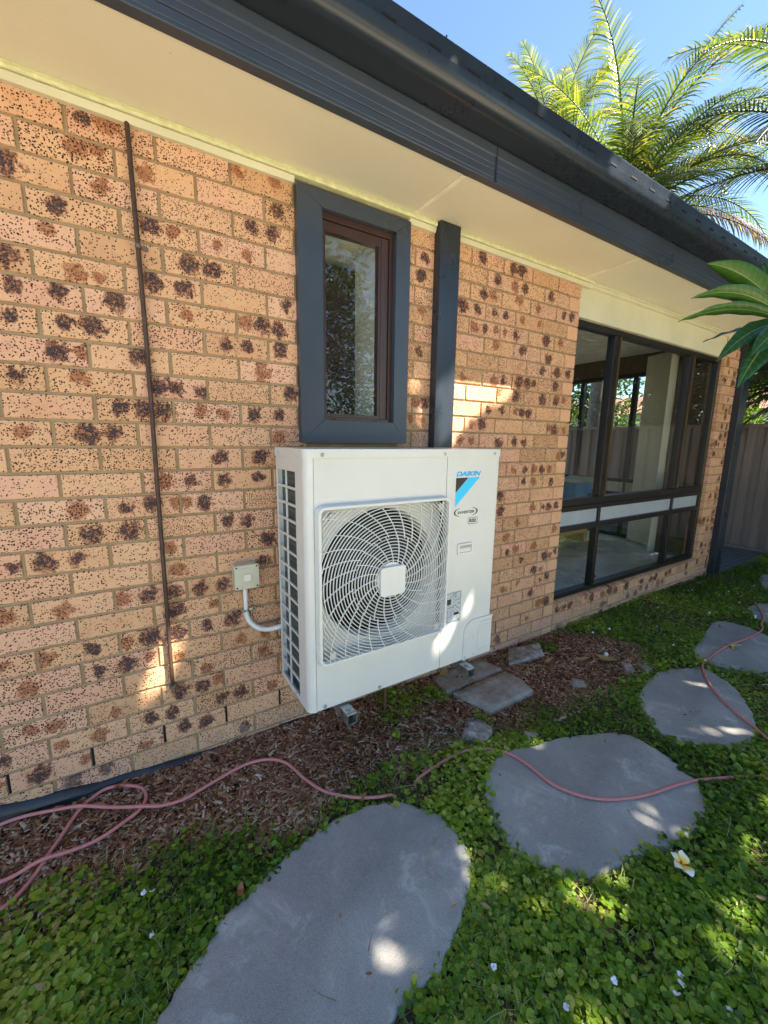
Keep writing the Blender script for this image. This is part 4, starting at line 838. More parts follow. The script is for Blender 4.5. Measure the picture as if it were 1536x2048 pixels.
# pale grit
n_=420; x=nr.uniform(-.3,3.1,n_*3); y=nr.uniform(-.7,.0,n_*3); k=(msd(x,y)<.05); x=x[k][:n_];y=y[k][:n_]; n_=len(x)
To=np.array([(1,0,0),(-1,0,0),(0,1,0),(0,-1,0),(0,0,1),(0,0,-1)],float); TFo=np.array([(0,2,4),(2,1,4),(1,3,4),(3,0,4),(2,0,5),(1,2,5),(3,1,5),(0,3,5)])
V,Fa,rd=scatter(To,TFo,np.stack([x,y,hgt(x,y)+.012],1),rots(n_,nr.uniform(0,1.5,n_)),np.stack([nr.uniform(.002,.007,n_),nr.uniform(.002,.005,n_),nr.uniform(.0015,.004,n_)],1),nr.rand(n_))
o=npmesh('shell_grit',V,Fa,mk('pale_grit',lambda n:n.fin(n.ramp(n.attr('rnd','Fac'),[(0,(.25,.20,.15)),(1,(.62,.60,.55))]),.8)),rnd=rd); tag(o,'small pale stones and shell bits scattered over the mulch','grit',kind='stuff')
# ground cover ----------------------------------------------------------------------
N=280000; x=np.where(nr.rand(280000)<.62,nr.uniform(-1.0,2.9,280000),nr.uniform(2.9,7.15,280000)); y=nr.uniform(-2.1,.05,N); k=(y>-2.25+.23*np.maximum(x,0)); x=x[k];y=y[k]
xe=nr.uniform(-1,7.15,60000); ye=nr.uniform(-2.15,-.6,60000); k=(ye<-2.25+.23*np.maximum(xe,0)); NE=int(k.sum()); x=np.r_[x,xe[k]]; y=np.r_[y,ye[k]]
st=np.zeros(len(x),bool)
for P in ST:
    Q=smoothpoly(P,3); ip=inpoly(x,y,Q); dd=dpoly(x,y,Q); st|=ip&(dd>.012+.02*(nr.rand(len(x))**3))
pv=inpoly(x,y,[(5.70,-.08),(7.15,-.03),(7.15,2),(5.7,2)])|((x>5.48)&(x<5.68)&(y>-.06))
s=msd(x,y)+.14*(vnoise(x,y,5)-.5)+.05*(vnoise(x,y,17)-.5)
p=np.clip((s-.02)/.10,0,1); 
for (cx_,cy_,r_c) in((1.45,-.13,.13),(1.62,-.16,.07),(1.33,-.20,.06),(2.3,-.12,.05),(2.0,-.58,.10),(1.72,-.45,.05),(1.28,-.33,.02),(2.62,-.12,.08)):
    p=np.maximum(p,np.clip(1.3-np.hypot(x-cx_,y-cy_)/r_c,0,1)*.9)
bare=np.clip((vnoise(x+3,y+5,2.7)-.66)*6,0,1); p*=1-.7*bare; bare=np.clip((vnoise(x+1,y+2,7.5)-.68)*6,0,1); p*=1-.8*bare
p*=np.where((y>-.012)&(x<2.9),0,1); 
sp=np.clip(1-np.hypot((x-1.25)/.28,(y+.60)/.13),0,1); p*=1-.55*np.clip(sp*2,0,1)
sp=np.clip(1-np.hypot((x-2.25)/.30,(y+.62)/.10),0,1); p*=1-.6*np.clip(sp*2,0,1)
sp=np.clip(1-np.hypot((x-1.58)/.16,(y+1.16)/.09),0,1); p*=1-.7*np.clip(sp*2,0,1)
sp=np.clip(1-np.hypot((x-1.80)/.2,(y+1.27)/.1),0,1); p*=1-.6*np.clip(sp*2,0,1)
sp=np.clip(1-np.hypot((x-.15)/.42,(y+.42)/.13),0,1); p*=1-.6*np.clip(sp*2,0,1)
HPV=np.array(smoothpoly(H1,5,False)); hd_=np.full(len(x),9.)
for q in HPV[::2]: hd_=np.minimum(hd_,np.hypot(x-q[0],y-q[1]))
for a_,b_ in HB: hd_=np.where(dpoly(x,y,[a_,b_],False)<.02,9,hd_)
p*=np.clip((hd_-.008)/.012,.12,1)
k=(nr.rand(len(x))<p)&~st&~pv; x=x[k];y=y[k];n_=len(x)
ang=[R(a) for a in(-68,-30,10,50,90,130,170,210,248)]
T=[(0,0,0)]+[(math.cos(a)*(1.0),math.sin(a)*1.0+.12,.16+.05*math.sin(3*a)) for a in ang]
T=np.array(T); T[0]=(0,-.28,-.02)
TF=np.array([(0,i,i+1) for i in range(1,9)])
dist=np.hypot(x-.3,y+1.7); sz=np.where(nr.rand(n_)<.16,nr.uniform(.009,.0145,n_),np.clip(nr.normal(.0069,.0019,n_),.0032,.011))*(1+.25*(vnoise(x,y,2.2)-.5)); 
zz=hgt(x,y)+nr.uniform(.005,.034,n_)*np.clip(.4+vnoise(x,y,4)*1.1,.3,1.2); 
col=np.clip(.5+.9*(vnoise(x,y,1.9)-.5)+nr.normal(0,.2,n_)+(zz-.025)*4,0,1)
sz=np.where(y<-2.25+.23*np.maximum(x,0),sz*1.7,sz)
V,Fa,rd=scatter(T,TF,np.stack([x,y,zz],1),rots(n_,np.abs(nr.normal(0,.42,n_))),np.stack([sz,sz*nr.uniform(.8,1.05,n_),sz],1),col)
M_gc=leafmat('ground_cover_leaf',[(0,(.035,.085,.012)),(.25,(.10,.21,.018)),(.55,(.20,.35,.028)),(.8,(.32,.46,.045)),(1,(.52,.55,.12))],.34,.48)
o=npmesh('ground_cover',V,Fa,M_gc,rnd=rd,smooth=True); tag(o,'dense low ground cover of small round green leaves between the stepping stones','ground cover',kind='stuff')
# thin stalks and grass blades
n_=46000; x=nr.uniform(-1.0,6.8,n_*3); y=nr.uniform(-2.0,.0,n_*3); k=(y>-2.2+.23*np.maximum(x,0))&(msd(x,y)>-.06+.1*nr.rand(n_*3)); x=x[k];y=y[k]
st=np.zeros(len(x),bool)
for P in ST: st|=inpoly(x,y,smoothpoly(P,3))
k=~st&(y<-.02)&~((x>5.7)&(y>-.1)); x=x[k][:n_];y=y[k][:n_];n_=len(x)
T=np.array([(-.5,0,0),(.5,0,0),(-.4,.33,.62),(.4,.33,.62),(-.28,.75,.9),(.28,.75,.9),(0,1.2,.82)],float); TF=np.array([(0,1,3,2),(2,3,5,4),(4,5,6,6)])
TF=np.array([(0,1,3),(0,3,2),(2,3,5),(2,5,4),(4,5,6)])
L=nr.uniform(.018,.055,n_)*np.where(nr.rand(n_)<.04,1.8,1); V,Fa,rd=scatter(T,TF,np.stack([x,y,hgt(x,y)+.002],1),rots(n_,np.abs(nr.normal(0,.5,n_))),np.stack([nr.uniform(.0010,.0024,n_),L*nr.uniform(.5,1.3,n_),L*nr.uniform(.4,1,n_)],1),nr.rand(n_))
M_gr=leafmat('grass_and_stalks',[(0,(.08,.14,.025)),(.5,(.17,.27,.05)),(.8,(.32,.38,.12)),(1,(.50,.42,.24))],.5,.25)
o=npmesh('thin_grass',V,Fa,M_gr,rnd=rd); tag(o,'fine pale stalks and grass blades growing through the ground cover','grass',kind='stuff')
# fallen dry leaves and twigs as litter
n_=260; x=nr.uniform(-.2,4.0,n_*4); y=nr.uniform(-1.5,-.02,n_*4); w_=np.where(msd(x,y)<.06,1,.16); k=nr.rand(n_*4)<w_; x=x[k][:n_];y=y[k][:n_];n_=len(x)
T=np.array([(-1,0,.1),(-.5,.32,.0),(-.5,-.3,.12),(.1,.38,.05),(.1,-.36,.16),(.6,.2,.12),(.6,-.22,.2),(1,0,.3)],float); TF=np.array([(0,2,1),(1,2,4),(1,4,3),(3,4,6),(3,6,5),(5,6,7)])
V,Fa,rd=scatter(T,TF,np.stack([x,y,hgt(x,y)+np.where(msd(x,y)<.05,.016,.04)],1),rots(n_,np.abs(nr.normal(0,.4,n_))),nr.uniform(.007,.018,n_)[:,None]*np.array([[1,1,1]]),nr.rand(n_))
o=npmesh('leaf_litter',V,Fa,leafmat('dry_leaf',[(0,(.16,.06,.025)),(.5,(.30,.16,.07)),(1,(.50,.38,.20))],.7,.15),rnd=rd); tag(o,'curled dry brown leaves fallen on the mulch and plants','leaf litter',kind='stuff')
m=MB(); 
for _ in range(70):
    x=rng.uniform(-.1,3.4); y=rng.uniform(-.62,-.05) if rng.random()<.8 else rng.uniform(-1.3,-.6); a=rng.uniform(0,6.28); l=rng.uniform(.03,.10); m.cur=rng.random(); z=float(hgt(x,y))+.015
    if any(inpoly(np.array([x]),np.array([y]),P)[0] for P in ST): z=.026
    c=rng.uniform(-.3,.3); m.tube([(x+l*t*math.cos(a+c*t),y+l*t*math.sin(a+c*t),z+.004*math.sin(t*3)) for t in(0,.3,.6,1)],[.0012,.0011,.0009,.0005],5)
o=m.build('twigs',simple('twig',(.20,.13,.08),.8,0,.4,30)); tag(o,'thin dry twigs lying scattered over the bed','twigs',kind='stuff')
# hose -------------------------------------------------------------------------------
hp=smoothpoly(H1,5,False); hz=[]; hidden=[((1.02,-.60),.035),]
P3=[]
for i,(x_,y_) in enumerate(hp):
    on=any(inpoly(np.array([x_]),np.array([y_]),P)[0] for P in ST); z=.031 if on else float(hgt(x_,y_))+.024
    P3.append([x_,y_,z])
# second strand rides over the first where they cross
for i,p in enumerate(P3):
    for j,q in enumerate(P3):
        if j<i-25 and (p[0]-q[0])**2+(p[1]-q[1])**2<.03**2: p[2]=max(p[2],q[2]+.0145)
for _ in range(3): P3=[P3[0]]+[[P3[i][0],P3[i][1],(P3[i-1][2]+2*P3[i][2]+P3[i+1][2])/4] for i in range(1,len(P3)-1)]+[P3[-1]]
# buried stretches
def near(p,a,b):
    A=Vector(a);B=Vector(b);P=Vector(p[:2]);t=max(0,min(1,(P-A).dot(B-A)/(B-A).length_squared)); return (P-(A+(B-A)*t)).length
BUR=HB
for p in P3:
    for a,b in BUR:
        if near(p,a,b)<.012: p[2]-=.05
for _ in range(2): P3=[P3[0]]+[[P3[i][0],P3[i][1],(P3[i-1][2]+2*P3[i][2]+P3[i+1][2])/4] for i in range(1,len(P3)-1)]+[P3[-1]]
M_hose=mk('pink_rubber_hose',lambda n:(lambda v:n.fin(n.mix(n.math('MULTIPLY',n.step(n.noise(v,30,4,.7),.5,.75),.5),(.56,.20,.185,1),(.34,.15,.12,1)),.55,n.bump(n.noise(v,200,3),.0006,.3)))(n.obj()))
m=MB(); m.tube(P3,.0060,10); o=m.build('garden_hose',M_hose); tag(o,'faded pink rubber hose looping over mulch and stepping stones','hose')
# loose bricks, paver, stones ----------------------------------------------------------
def _conc(n):
    v=n.obj(); c=n.ramp(n.noise(v,12,6,.7),[(.3,(.20,.155,.12)),(.5,(.32,.27,.22)),(.75,(.47,.43,.38))]); e=n.step(n.noise(v,30,4,.7),.55,.7)
    c=n.mix(n.math('MULTIPLY',e,.45),c,(.46,.44,.41,1)); return n.fin(c,.9,n.bump(n.noise(v,120,5,.7),.003,.8),0.0,.2)
M_conc=mk('weathered_concrete',_conc)
_M0=lambda base:mk('limewashed_brick',lambda n:(lambda v:n.fin(n.ramp(n.noise(v,16,6,.75),[(.32,base),(.52,(.34,.29,.25)),(.68,(.58,.56,.53))]),.9,n.bump(n.noise(v,140,5,.7),.004,.9),0.0,.2))(n.obj()))
M_lime=_M0((.15,.10,.075)); M_lime2=_M0((.10,.075,.055))
def slab(name,pts,z0,z1,mat,lab,cat,tilt=(0,0),sub=4,rough=.004,group=None):
    c=Vector((sum(p[0] for p in pts)/len(pts),sum(p[1] for p in pts)/len(pts))); bm=bmesh.new()
    vb=[bm.verts.new((p[0]-c.x,p[1]-c.y,0)) for p in pts]; f=bm.faces.new(vb); e=bmesh.ops.extrude_face_region(bm,geom=[f]); 
    for g_ in e['geom']:
        if isinstance(g_,bmesh.types.BMVert): g_.co.z=z1-z0
    bmesh.ops.bevel(bm,geom=bm.edges[:],offset=.004,segments=2,affect='EDGES'); bmesh.ops.triangulate(bm,faces=bm.faces[:]); 
    bmesh.ops.subdivide_edges(bm,edges=[e for e in bm.edges if e.calc_length()>.03],cuts=sub,use_grid_fill=True)
    for v in bm.verts: 
        q=noise.noise_vector(v.co*38)*rough+noise.noise_vector(v.co*110)*rough*.4; v.co+=q
    bmesh.ops.recalc_face_normals(bm,faces=bm.faces); me=bpy.data.meshes.new(name); bm.to_mesh(me); bm.free(); me.materials.append(mat)
    for p in me.polygons: p.use_smooth=True
    o=bpy.data.objects.new(name,me); C.objects.link(o); o.location=(c.x,c.y,z0); o.rotation_euler=(tilt[0],tilt[1],0); tag(o,lab,cat,group); return o
slab('concrete_paver',[(1.722,-.222),(1.785,-.436),(2.115,-.440),(2.14,-.34),(2.118,-.225)],-.01,.036,M_conc,'worn flat concrete paver lying in the mulch right of the air conditioner','paver',(.02,-.03),4,.0018)
slab('broken_brick',[(1.535,-.495),(1.60,-.575),(1.675,-.545),(1.665,-.475),(1.60,-.448)],-.01,.055,M_lime,'broken whitish brick piece just above the pink hose','brick',(.10,.08),4,.006)
slab('buried_brick',[(2.22,-.175),(2.52,-.205),(2.64,-.075),(2.37,-.035)],-.02,.024,M_lime2,'white-crusted brick half buried beside the wall behind the paver','brick',(.0,.02),5,.007)
slab('buried_brick',[(1.70,-.20),(2.16,-.185),(2.12,-.02),(1.74,-.02)],-.03,.018,M_conc,'mud-covered brick under the right end of the air conditioner by the wall','brick',(0,0),5,.006)
slab('brick_fragment',[(2.77,-.585),(2.85,-.52),(2.90,-.545),(2.83,-.62)],-.01,.026,M_lime,'thin pale brick fragment at the edge of the green cover, left one of the pair','brick fragment',(.1,0),3,.004,'brick fragments')
slab('brick_fragment',[(2.86,-.66),(2.93,-.57),(2.985,-.60),(2.93,-.675)],-.01,.026,M_lime,'thin pale brick fragment beside the dark stepping stone, right one of the pair','brick fragment',(-.1,.1),3,.004,'brick fragments')
slab('white_rock',[(1.78,-.665),(1.81,-.62),(1.86,-.63),(1.865,-.67),(1.82,-.69)],-.005,.026,_M0((.3,.28,.26)),'small crumbling white rock at the back edge of the wide stepping stone','rock',(.1,.1),3,.006)
slab('grey_rock',[(2.36,-.50),(2.42,-.46),(2.475,-.51),(2.42,-.56)],-.005,.025,M_conc,'small grey stone chip half way along the mulch strip','rock',(.1,.1),3,.005)
slab('pink_rock',[(1.40,-.62),(1.43,-.60),(1.445,-.63),(1.42,-.645)],.005,.022,simple('pink_stone',(.36,.2,.16),.8),'tiny pinkish stone beside the start of the second hose stretch','rock',(.1,.1),2,.003)
m=MB(); m.tube([(2.866,-.416,.012),(2.866,-.416,.016),(2.866,-.416,.025),(2.866,-.416,.034),(2.866,-.416,.038)],[.004,.011,.014,.011,.004],12); o=m.build('white_ball',simple('white_plastic',(.75,.76,.74),.4)); tag(o,'small round white ball on the mulch beside a tan leaf','ball')
m=MB(); m.tube([(1.335,-.144,-.02),(1.333,-.146,.10),(1.331,-.150,.22)],[.008,.0075,.006],7); o=m.build('wooden_stake',simple('brown_stake',(.13,.06,.03),.8,0,.3,60)); tag(o,'short brown stake standing under the middle of the air conditioner','stake')
def bigleaf(name,c,l,w_,yaw,lab,col):
    m=MB(); vs=[];fs=[]
    for i in range(9):
        t=i/8; ww=w_*math.sin(math.pi*min(1,t*.96+.02))**.8
        for j,s_ in enumerate((-1,0,1)): vs.append(((t-.5)*l,s_*ww,.004*abs(s_)+.012*(t-.4)**2*4+.003*math.sin(i*2+j)))
    for i in range(8):
        for j in range(2): a=i*3+j; fs.append((a,a+1,a+4,a+3))
    m.addv(vs,fs,0,True); o=m.build(name,col); o.location=c; o.rotation_euler=(.1,.1,yaw); tag(o,lab,'fallen leaf','large fallen leaves'); return o
M_tan=leafmat('tan_leaf',[(0,(.46,.31,.13)),(1,(.5,.34,.14))],.6,.2)
bigleaf('fallen_leaf',(2.80,-.45,.03),.13,.026,-1.0,'large tan fallen leaf lying next to the white ball',M_tan)
bigleaf('fallen_leaf',(2.66,-.37,.026),.12,.014,-.4,'narrow curled tan leaf left of the larger tan leaf',M_tan)
bigleaf('fallen_leaf',(1.80,-.055,.03),.10,.022,.6,'yellow-brown leaf under the right foot of the air conditioner',M_tan)
bigleaf('fallen_leaf',(2.45,-.28,.026),.08,.012,.2,'small curled pale leaf in the middle of the mulch strip',M_tan)
bigleaf('fallen_leaf',(.20,-.045,.055),.05,.012,.3,'orange brown leaf against the membrane above the hose loop',leafmat('rust_leaf',[(0,(.35,.14,.05)),(1,(.4,.18,.07))],.6,.2))
bigleaf('fallen_leaf',(.50,-.665,.05),.035,.010,1.2,'rusty leaf at the left edge of the nearest stepping stone',leafmat('rust_leaf',[(0,(.35,.14,.05)),(1,(.4,.18,.07))],.6,.2))
# flowers ------------------------------------------------------------------------------
M_pet=mk('white_yellow_petal',lambda n:(lambda a:n.fin(n.ramp(a,[(.0,(.85,.42,.02)),(.35,(.85,.62,.12)),(.6,(.78,.76,.66)),(1,(.80,.80,.76))]),.45))(n.attr('rnd','Fac')))
def flower(loc,s_,rot,lab,missing=()):
    e=empty('frangipani_flower',loc); e.rotation_euler=rot; tag(e,lab,'flower','fallen frangipani flowers')
    for k in range(5):
        if k in missing: continue
        a=k*2*math.pi/5; m=MB(); vs=[];fs=[];aa=[]
        for i in range(8):
            t=i/7; ww=.0165*math.sin(math.pi*(t**.8)*.93+.1)*s_ if t>0 else .002
            for j in(-1,0,1):
                r=(.004+.034*t)*s_; px=r; py=j*ww+.006*t*t*s_; vs.append((px*math.cos(a)-py*math.sin(a),px*math.sin(a)+py*math.cos(a),.010*s_*math.sin(t*2.2)+.003*j*s_)); aa.append(t)
        for i in range(7):
            for j in range(2): b=i*3+j; fs.append((b,b+1,b+4,b+3))
        m.addv(vs,fs,0,True); m.a=aa; m.build('petal',M_pet,e,attr=True)
    m=MB(); m.tube([(0,0,-.02*s_),(0,0,.004*s_)],[.0025*s_,.004*s_],8); m.build('flower_tube',simple('yellow_throat',(.8,.40,.03),.5),e)
flower((1.716,-1.32,.062),1.0,(.15,-.1,.3),'white frangipani flower with yellow centre on the green cover, nearest the camera',(4,))
flower((3.701,-.81,.035),1.15,(.2,.5,1.3),'white frangipani flower lying on the dark stepping stone beside the hose',(1,))
flower((3.28,-1.12,.05),1.0,(.4,.3,2.0),'white frangipani flower at the right edge beyond the third stepping stone',(2,3))
# tiny violets
M_vio=simple('pale_violet_petal',(.70,.72,.82),.5,0,.05)
def violet(loc,lab):
    m=MB(); 
    for k,(a,l) in enumerate(((1.57,.9),(.5,.8),(2.6,.8),(-.9,1.0),(-2.2,1.0))):
        l*=.0075; w_=.0036; c,s_=math.cos(a),math.sin(a); P=[(0,0),(l*.5,w_),(l,w_*.5),(l,-w_*.5),(l*.5,-w_)]
        m.addv([(p[0]*c-p[1]*s_,p[0]*s_+p[1]*c,.0016*math.sin(k+i)+.002*(i>1)) for i,p in enumerate(P)],[(0,1,2,3,4)],0,False)
    o=m.build('violet_flower',M_vio); o.location=loc; return o
v0=None
VL=['tiny pale violet left of the nearest stepping stone, right one of the close pair','tiny pale violet left of the nearest stepping stone, left one of the close pair','lone tiny violet lower down, left of the nearest stepping stone','tiny violet, middle one of the bunch below the fallen white flower','tiny violet, upper one of the bunch below the fallen white flower','tiny violet, lowest left one of the bunch below the fallen white flower','lone tiny violet in the green cover between the bunch and the nearest stone','tiny violet closest to the right edge of the nearest stepping stone','tiny violet at the bottom right corner of the picture','tiny violet at the bottom edge between nearest stone and right corner']
FL=[(.278,-.527),(.258,-.523),(.272,-.653),(1.382,-1.453),(1.395,-1.445),(1.353,-1.457),(1.244,-1.363),(1.005,-1.188),(1.431,-1.536),(1.101,-1.328)]
rr_=random.Random(3)
while len(FL)<50:
    xx=rr_.uniform(3.0,5.3); yy=rr_.uniform(-.75,-.12)
    if not any(inpoly(np.array([xx]),np.array([yy]),P)[0] for P in ST): FL.append((xx,yy))
for i,(x_,y_) in enumerate(FL):
    z=float(hgt(x_,y_))+.048+rr_.uniform(0,.012)
    if v0 is None: v0=violet((0,0,0),''); o=v0
    else: o=v0.copy(); C.objects.link(o)
    sc=1.15 if i<10 else rr_.uniform(.8,1.2); o.location=(x_,y_,z); o.scale=(sc,sc,sc); o.rotation_euler=(rr_.uniform(-.6,.6),rr_.uniform(-.6,.6),rr_.uniform(0,6.28))
    if i<10: tag(o,VL[i],'flower','small violets near the camera')
    else: tag(o,'tiny white flower dotted in the ground cover in front of the corner window','flower','tiny flowers in front of the corner window')
# ---------------------------------------------------------------- fence, neighbouring house
M_fence=mk('beige_fence_steel',lambda n:(lambda v:n.fin(n.ramp(n.noise(n.n('Mapping',Vector=v,Scale=(8,8,.6)).outputs[0],3,4,.6),[(.3,(.19,.15,.13)),(.7,(.25,.20,.18))]),.5,None,.0,.4))(n.obj()))
def fence(name,p0,p1,ztop,lab,npan):
    root=empty(name); tag(root,lab,'fence')
    P0=Vector(p0);P1=Vector(p1);d=(P1-P0).normalized();nn=Vector((d.y,-d.x)); L=(P1-P0).length
    for k in range(npan):
        m=MB(); a=L*k/npan+.04; b=L*(k+1)/npan-.01; pr=[];s=a
        cyc=[(0,0),(.06,.0),(.085,.032),(.165,.032),(.19,0)]
        while s<b:
            for ds,o_ in cyc[:-1]:
                if s+ds<b: q=P0+d*(s+ds)+nn*o_; pr.append((q.x,q.y))
            s+=.19
        n_=len(pr); vs=[(x,y,.03) for x,y in pr]+[(x,y,ztop-.03) for x,y in pr]; m.addv(vs,[(i,i+1,n_+i+1,n_+i) for i in range(n_-1)]); m.build('fence_panel',M_fence,root)
        m=MB(); q=P0+d*(L*k/npan+.015); m.box(-.025,.025,-.03,.03,0,ztop,0,Matrix.Translation((q.x,q.y,0))@Matrix.Rotation(math.atan2(d.y,d.x),4,'Z')); m.build('fence_post',M_fence,root)
        m=MB(); q=P0+d*((a+b)/2); m.box(-(b-a)/2,(b-a)/2,-.025,.045,ztop-.055,ztop-.005,0,Matrix.Translation((q.x,q.y,0))@Matrix.Rotation(math.atan2(d.y,d.x),4,'Z')); m.build('top_rail',M_fence,root,.004,1)
        m=MB(); m.box(-(b-a)/2,(b-a)/2,-.02,.045,.0,.05,0,Matrix.Translation((q.x,q.y,0))@Matrix.Rotation(math.atan2(d.y,d.x),4,'Z')); m.build('bottom_rail',M_fence,root)
fence('steel_fence',(7.24,-5.5),(7.24,7.5),1.66,'beige corrugated steel fence behind the house corner, seen through the window too',5)
nb=empty('neighbour_house',(21,9,0)); tag(nb,'pale neighbouring house with brown tiled roof glimpsed through the corner window','house')
m=MB(); m.box(-1.5,8,-5,6,0,2.7); m.build('wall',simple('white_render',(.7,.7,.68),.8),nb)
m=MB(); m.extr([(-2.1,2.65),(3.2,3.9),(8.5,2.65)],'y',-5.6,6.6); m.build('roof',simple('terracotta_tiles',(.24,.13,.09),.8,0,.3,5),nb)
for y in(-3,1): m=MB(); m.box(-1.53,-1.49,y,y+1.6,1,2.2); m.build('window',M_black,nb)
# ---------------------------------------------------------------- foliage
def crown_leaves(name,parent,pos,L,W,mat,tilt=.9,curl=.15,rnd=None):
    n_=len(pos); T=np.array([(-.5,0,0),(-.15,.5,curl),(.2,.42,curl*.8),(.5,0,-.05),(.2,-.42,curl*.8),(-.15,-.5,curl),(0,0,-.02)],float); TF=np.array([(6,0,5),(6,5,4),(6,4,3),(6,3,2),(6,2,1),(6,1,0)])
    sc=np.stack([L*nr.uniform(.7,1.25,n_),W*nr.uniform(.7,1.2,n_),L*np.ones(n_)],1)
    V,Fa,rd=scatter(T,TF,pos,rots(n_,np.abs(nr.normal(0,tilt,n_))),sc,nr.rand(n_) if rnd is None else rnd)
    return npmesh(name,V,Fa,mat,parent,rnd=rd)
def clumps(c,rad,nc,per,cr):
    cs=nr.normal(0,1,(nc,3)); cs/=np.linalg.norm(cs,axis=1)[:,None]; cs*=(nr.rand(nc,1)**.4)
    cs=cs*np.array(rad)+np.array(c); p=(cs[:,None,:]+nr.normal(0,1,(nc,per,3))*cr*nr.uniform(.6,1.3,(nc,1,1))).reshape(-1,3); return p,cs
M_bark=simple('grey_brown_bark',(.15,.11,.08),.9,0,.3,12,.6,60)
M_leafA=leafmat('broad_leaf',[(0,(.018,.045,.010)),(.5,(.045,.10,.018)),(1,(.10,.17,.03))],.4,.4)
M_leafB=leafmat('bright_leaf',[(0,(.04,.09,.015)),(.5,(.10,.19,.025)),(1,(.24,.32,.05))],.4,.5)
SPOTS=[((1.97,0,1.68),.13),((1.87,0,1.58),.10),((2.12,0,1.76),.09),((1.86,0,1.44),.06),((1.57,0,1.64),.05),((1.57,0,1.54),.04),((1.74,-.05,1.62),.05),((1.72,-.05,1.42),.04),
((.40,0,.54),.05),((.37,0,.43),.04),((.34,0,.34),.02),
((1.64,-.42,.83),.022),((1.70,-.42,.79),.022),((1.56,-.42,.77),.020),((1.50,-.42,.70),.012),((1.64,-.42,.66),.010),((1.62,-.42,.60),.025),((1.50,-.42,.54),.02),((1.43,-.42,.46),.022),((1.25,-.42,.47),.02),
((1.46,-1.20,.03),.05),((1.51,-1.16,.03),.03),((1.40,-1.23,.03),.03),((1.10,-.79,.02),.02),((1.05,-.95,.02),.03),((.82,-1.02,.02),.03),((1.16,-.93,.02),.04),((.98,-.70,.02),.03),
((2.35,-.51,2.6),.08),((2.5,-.51,2.6),.08),((2.65,-.51,2.6),.07),((2.78,-.51,2.6),.05),((1.75,-.51,2.6),.03),((1.33,-.51,2.6),.03),
((1.28,-.42,1.27),.030),((1.20,-.42,1.24),.02),((1.53,-.42,1.16),.022),((1.70,-.42,1.10),.02),((1.55,-.42,1.28),.02),((3.9,-.45,.02),.05),((4.05,-.5,.02),.04),((3.0,-.9,.02),.04),((1.6,-.42,1.20),.018)]
def thin(p,soft=.02):  # carves crown gaps along the sun rays so chosen spots are lit
    keep=np.ones(len(p),bool); s=np.array(SUN)
    for (q,r) in SPOTS:
        d=p-np.array(q); t=d@s; perp=np.linalg.norm(d-t[:,None]*s,axis=1); hole=perp<(r+.035+soft*nr.randn(len(p)))
        if q[2]<.1 and r<.15: hole&=nr.rand(len(p))<.62
        if q[1]==-.42 and q[2]>1.05: hole&=nr.rand(len(p))<.75
        keep&=~hole
    return p[keep]
def limbtree(root,base,top,crown_pts,r0,mat,n=9):
    m=MB(); B_=Vector(base);T_=Vector(top); mid=B_.lerp(T_,.5)+Vector((.1,.08,0))
    m.tube([B_,B_.lerp(mid,.5),mid,mid.lerp(T_,.5),T_],[r0*1.25,r0,r0*.85,r0*.75,r0*.6],10); m.build('trunk',mat,root)
    m=MB()
    for k in range(n):
        q=Vector(crown_pts[rng.randrange(len(crown_pts))]); a=mid.lerp(T_,rng.uniform(.3,1)); c=a.lerp(q,.5)+Vector((rng.uniform(-.2,.2),rng.uniform(-.2,.2),.25)); m.tube([a,a.lerp(c,.6),c,c.lerp(q,.6),q],[r0*.42,r0*.32,r0*.22,r0*.14,r0*.05],6)
    m.build('limbs',mat,root)
# the tree whose crown shades the wall and the bed; stands behind the photographer
CC=(4.9,-3.05,5.25)
tr=empty('shade_tree'); tag(tr,'broad leafy tree behind the photographer, seen only as dappled shade and reflections','tree')
p,cs=clumps(CC,(4.6,1.15,1.35),260,62,.34)
pu=np.array(CC)+ (lambda u:(u/np.linalg.norm(u,axis=1)[:,None])*(nr.rand(len(u),1)**.33))(nr.normal(0,1,(19000,3)))*np.array((5.0,1.5,1.6))
p=np.concatenate([p,pu]); p=p[p[:,1]<-1.85]; p=thin(p)
sh=p-(p[:,2]/SUN.z)[:,None]*np.array(SUN); p=p[~((sh[:,1]<-.5)&(nr.rand(len(p))<.47))]  # leaves that shade the bed dropped at random to let more sun through
crown_leaves('crown',tr,p,.19,.085,M_leafA,.7)
limbtree(tr,(6.3,-5.0,0),(5.6,-3.6,4.3),[tuple(c) for c in cs if c[1]<-2.2],.17,M_bark,16)
# garden trees opposite, seen in the small window's reflection
def tree(kind,loc,rad,h,nc,per,cr,mat,lab,L=.13,W=.055,group=None):
    root=empty(kind,(0,0,0)); tag(root,lab,'tree',group); c=(loc[0],loc[1],h); p,cs=clumps(c,rad,nc,per,cr); crown_leaves('crown',root,p,L,W,mat,.9); limbtree(root,(loc[0]+.2,loc[1],0),(loc[0],loc[1],h),[tuple(q) for q in cs],.13,M_bark,10); return root
tree('garden_tree',(3.6,-7.6),(2.8,1.3,2.5),3.5,260,60,.28,M_leafA,'bushy dark tree across the garden, mirrored in the small window')
tree('garden_tree',(9.5,-2.3),(1.3,1.9,2.2),2.7,330,60,.30,M_leafA,'dark bushy tree beyond the fence outside the right edge, mirrored in the corner window')  # unseen crown packed dense to keep bright sky out of the window reflection
tree('garden_tree',(8.9,-5.0),(1.5,1.9,2.2),2.7,330,60,.30,M_leafA,'dark bushy tree further along the fence, mirrored in the left panes of the corner window')  # also out of view, made dense to darken the reflection in the panes
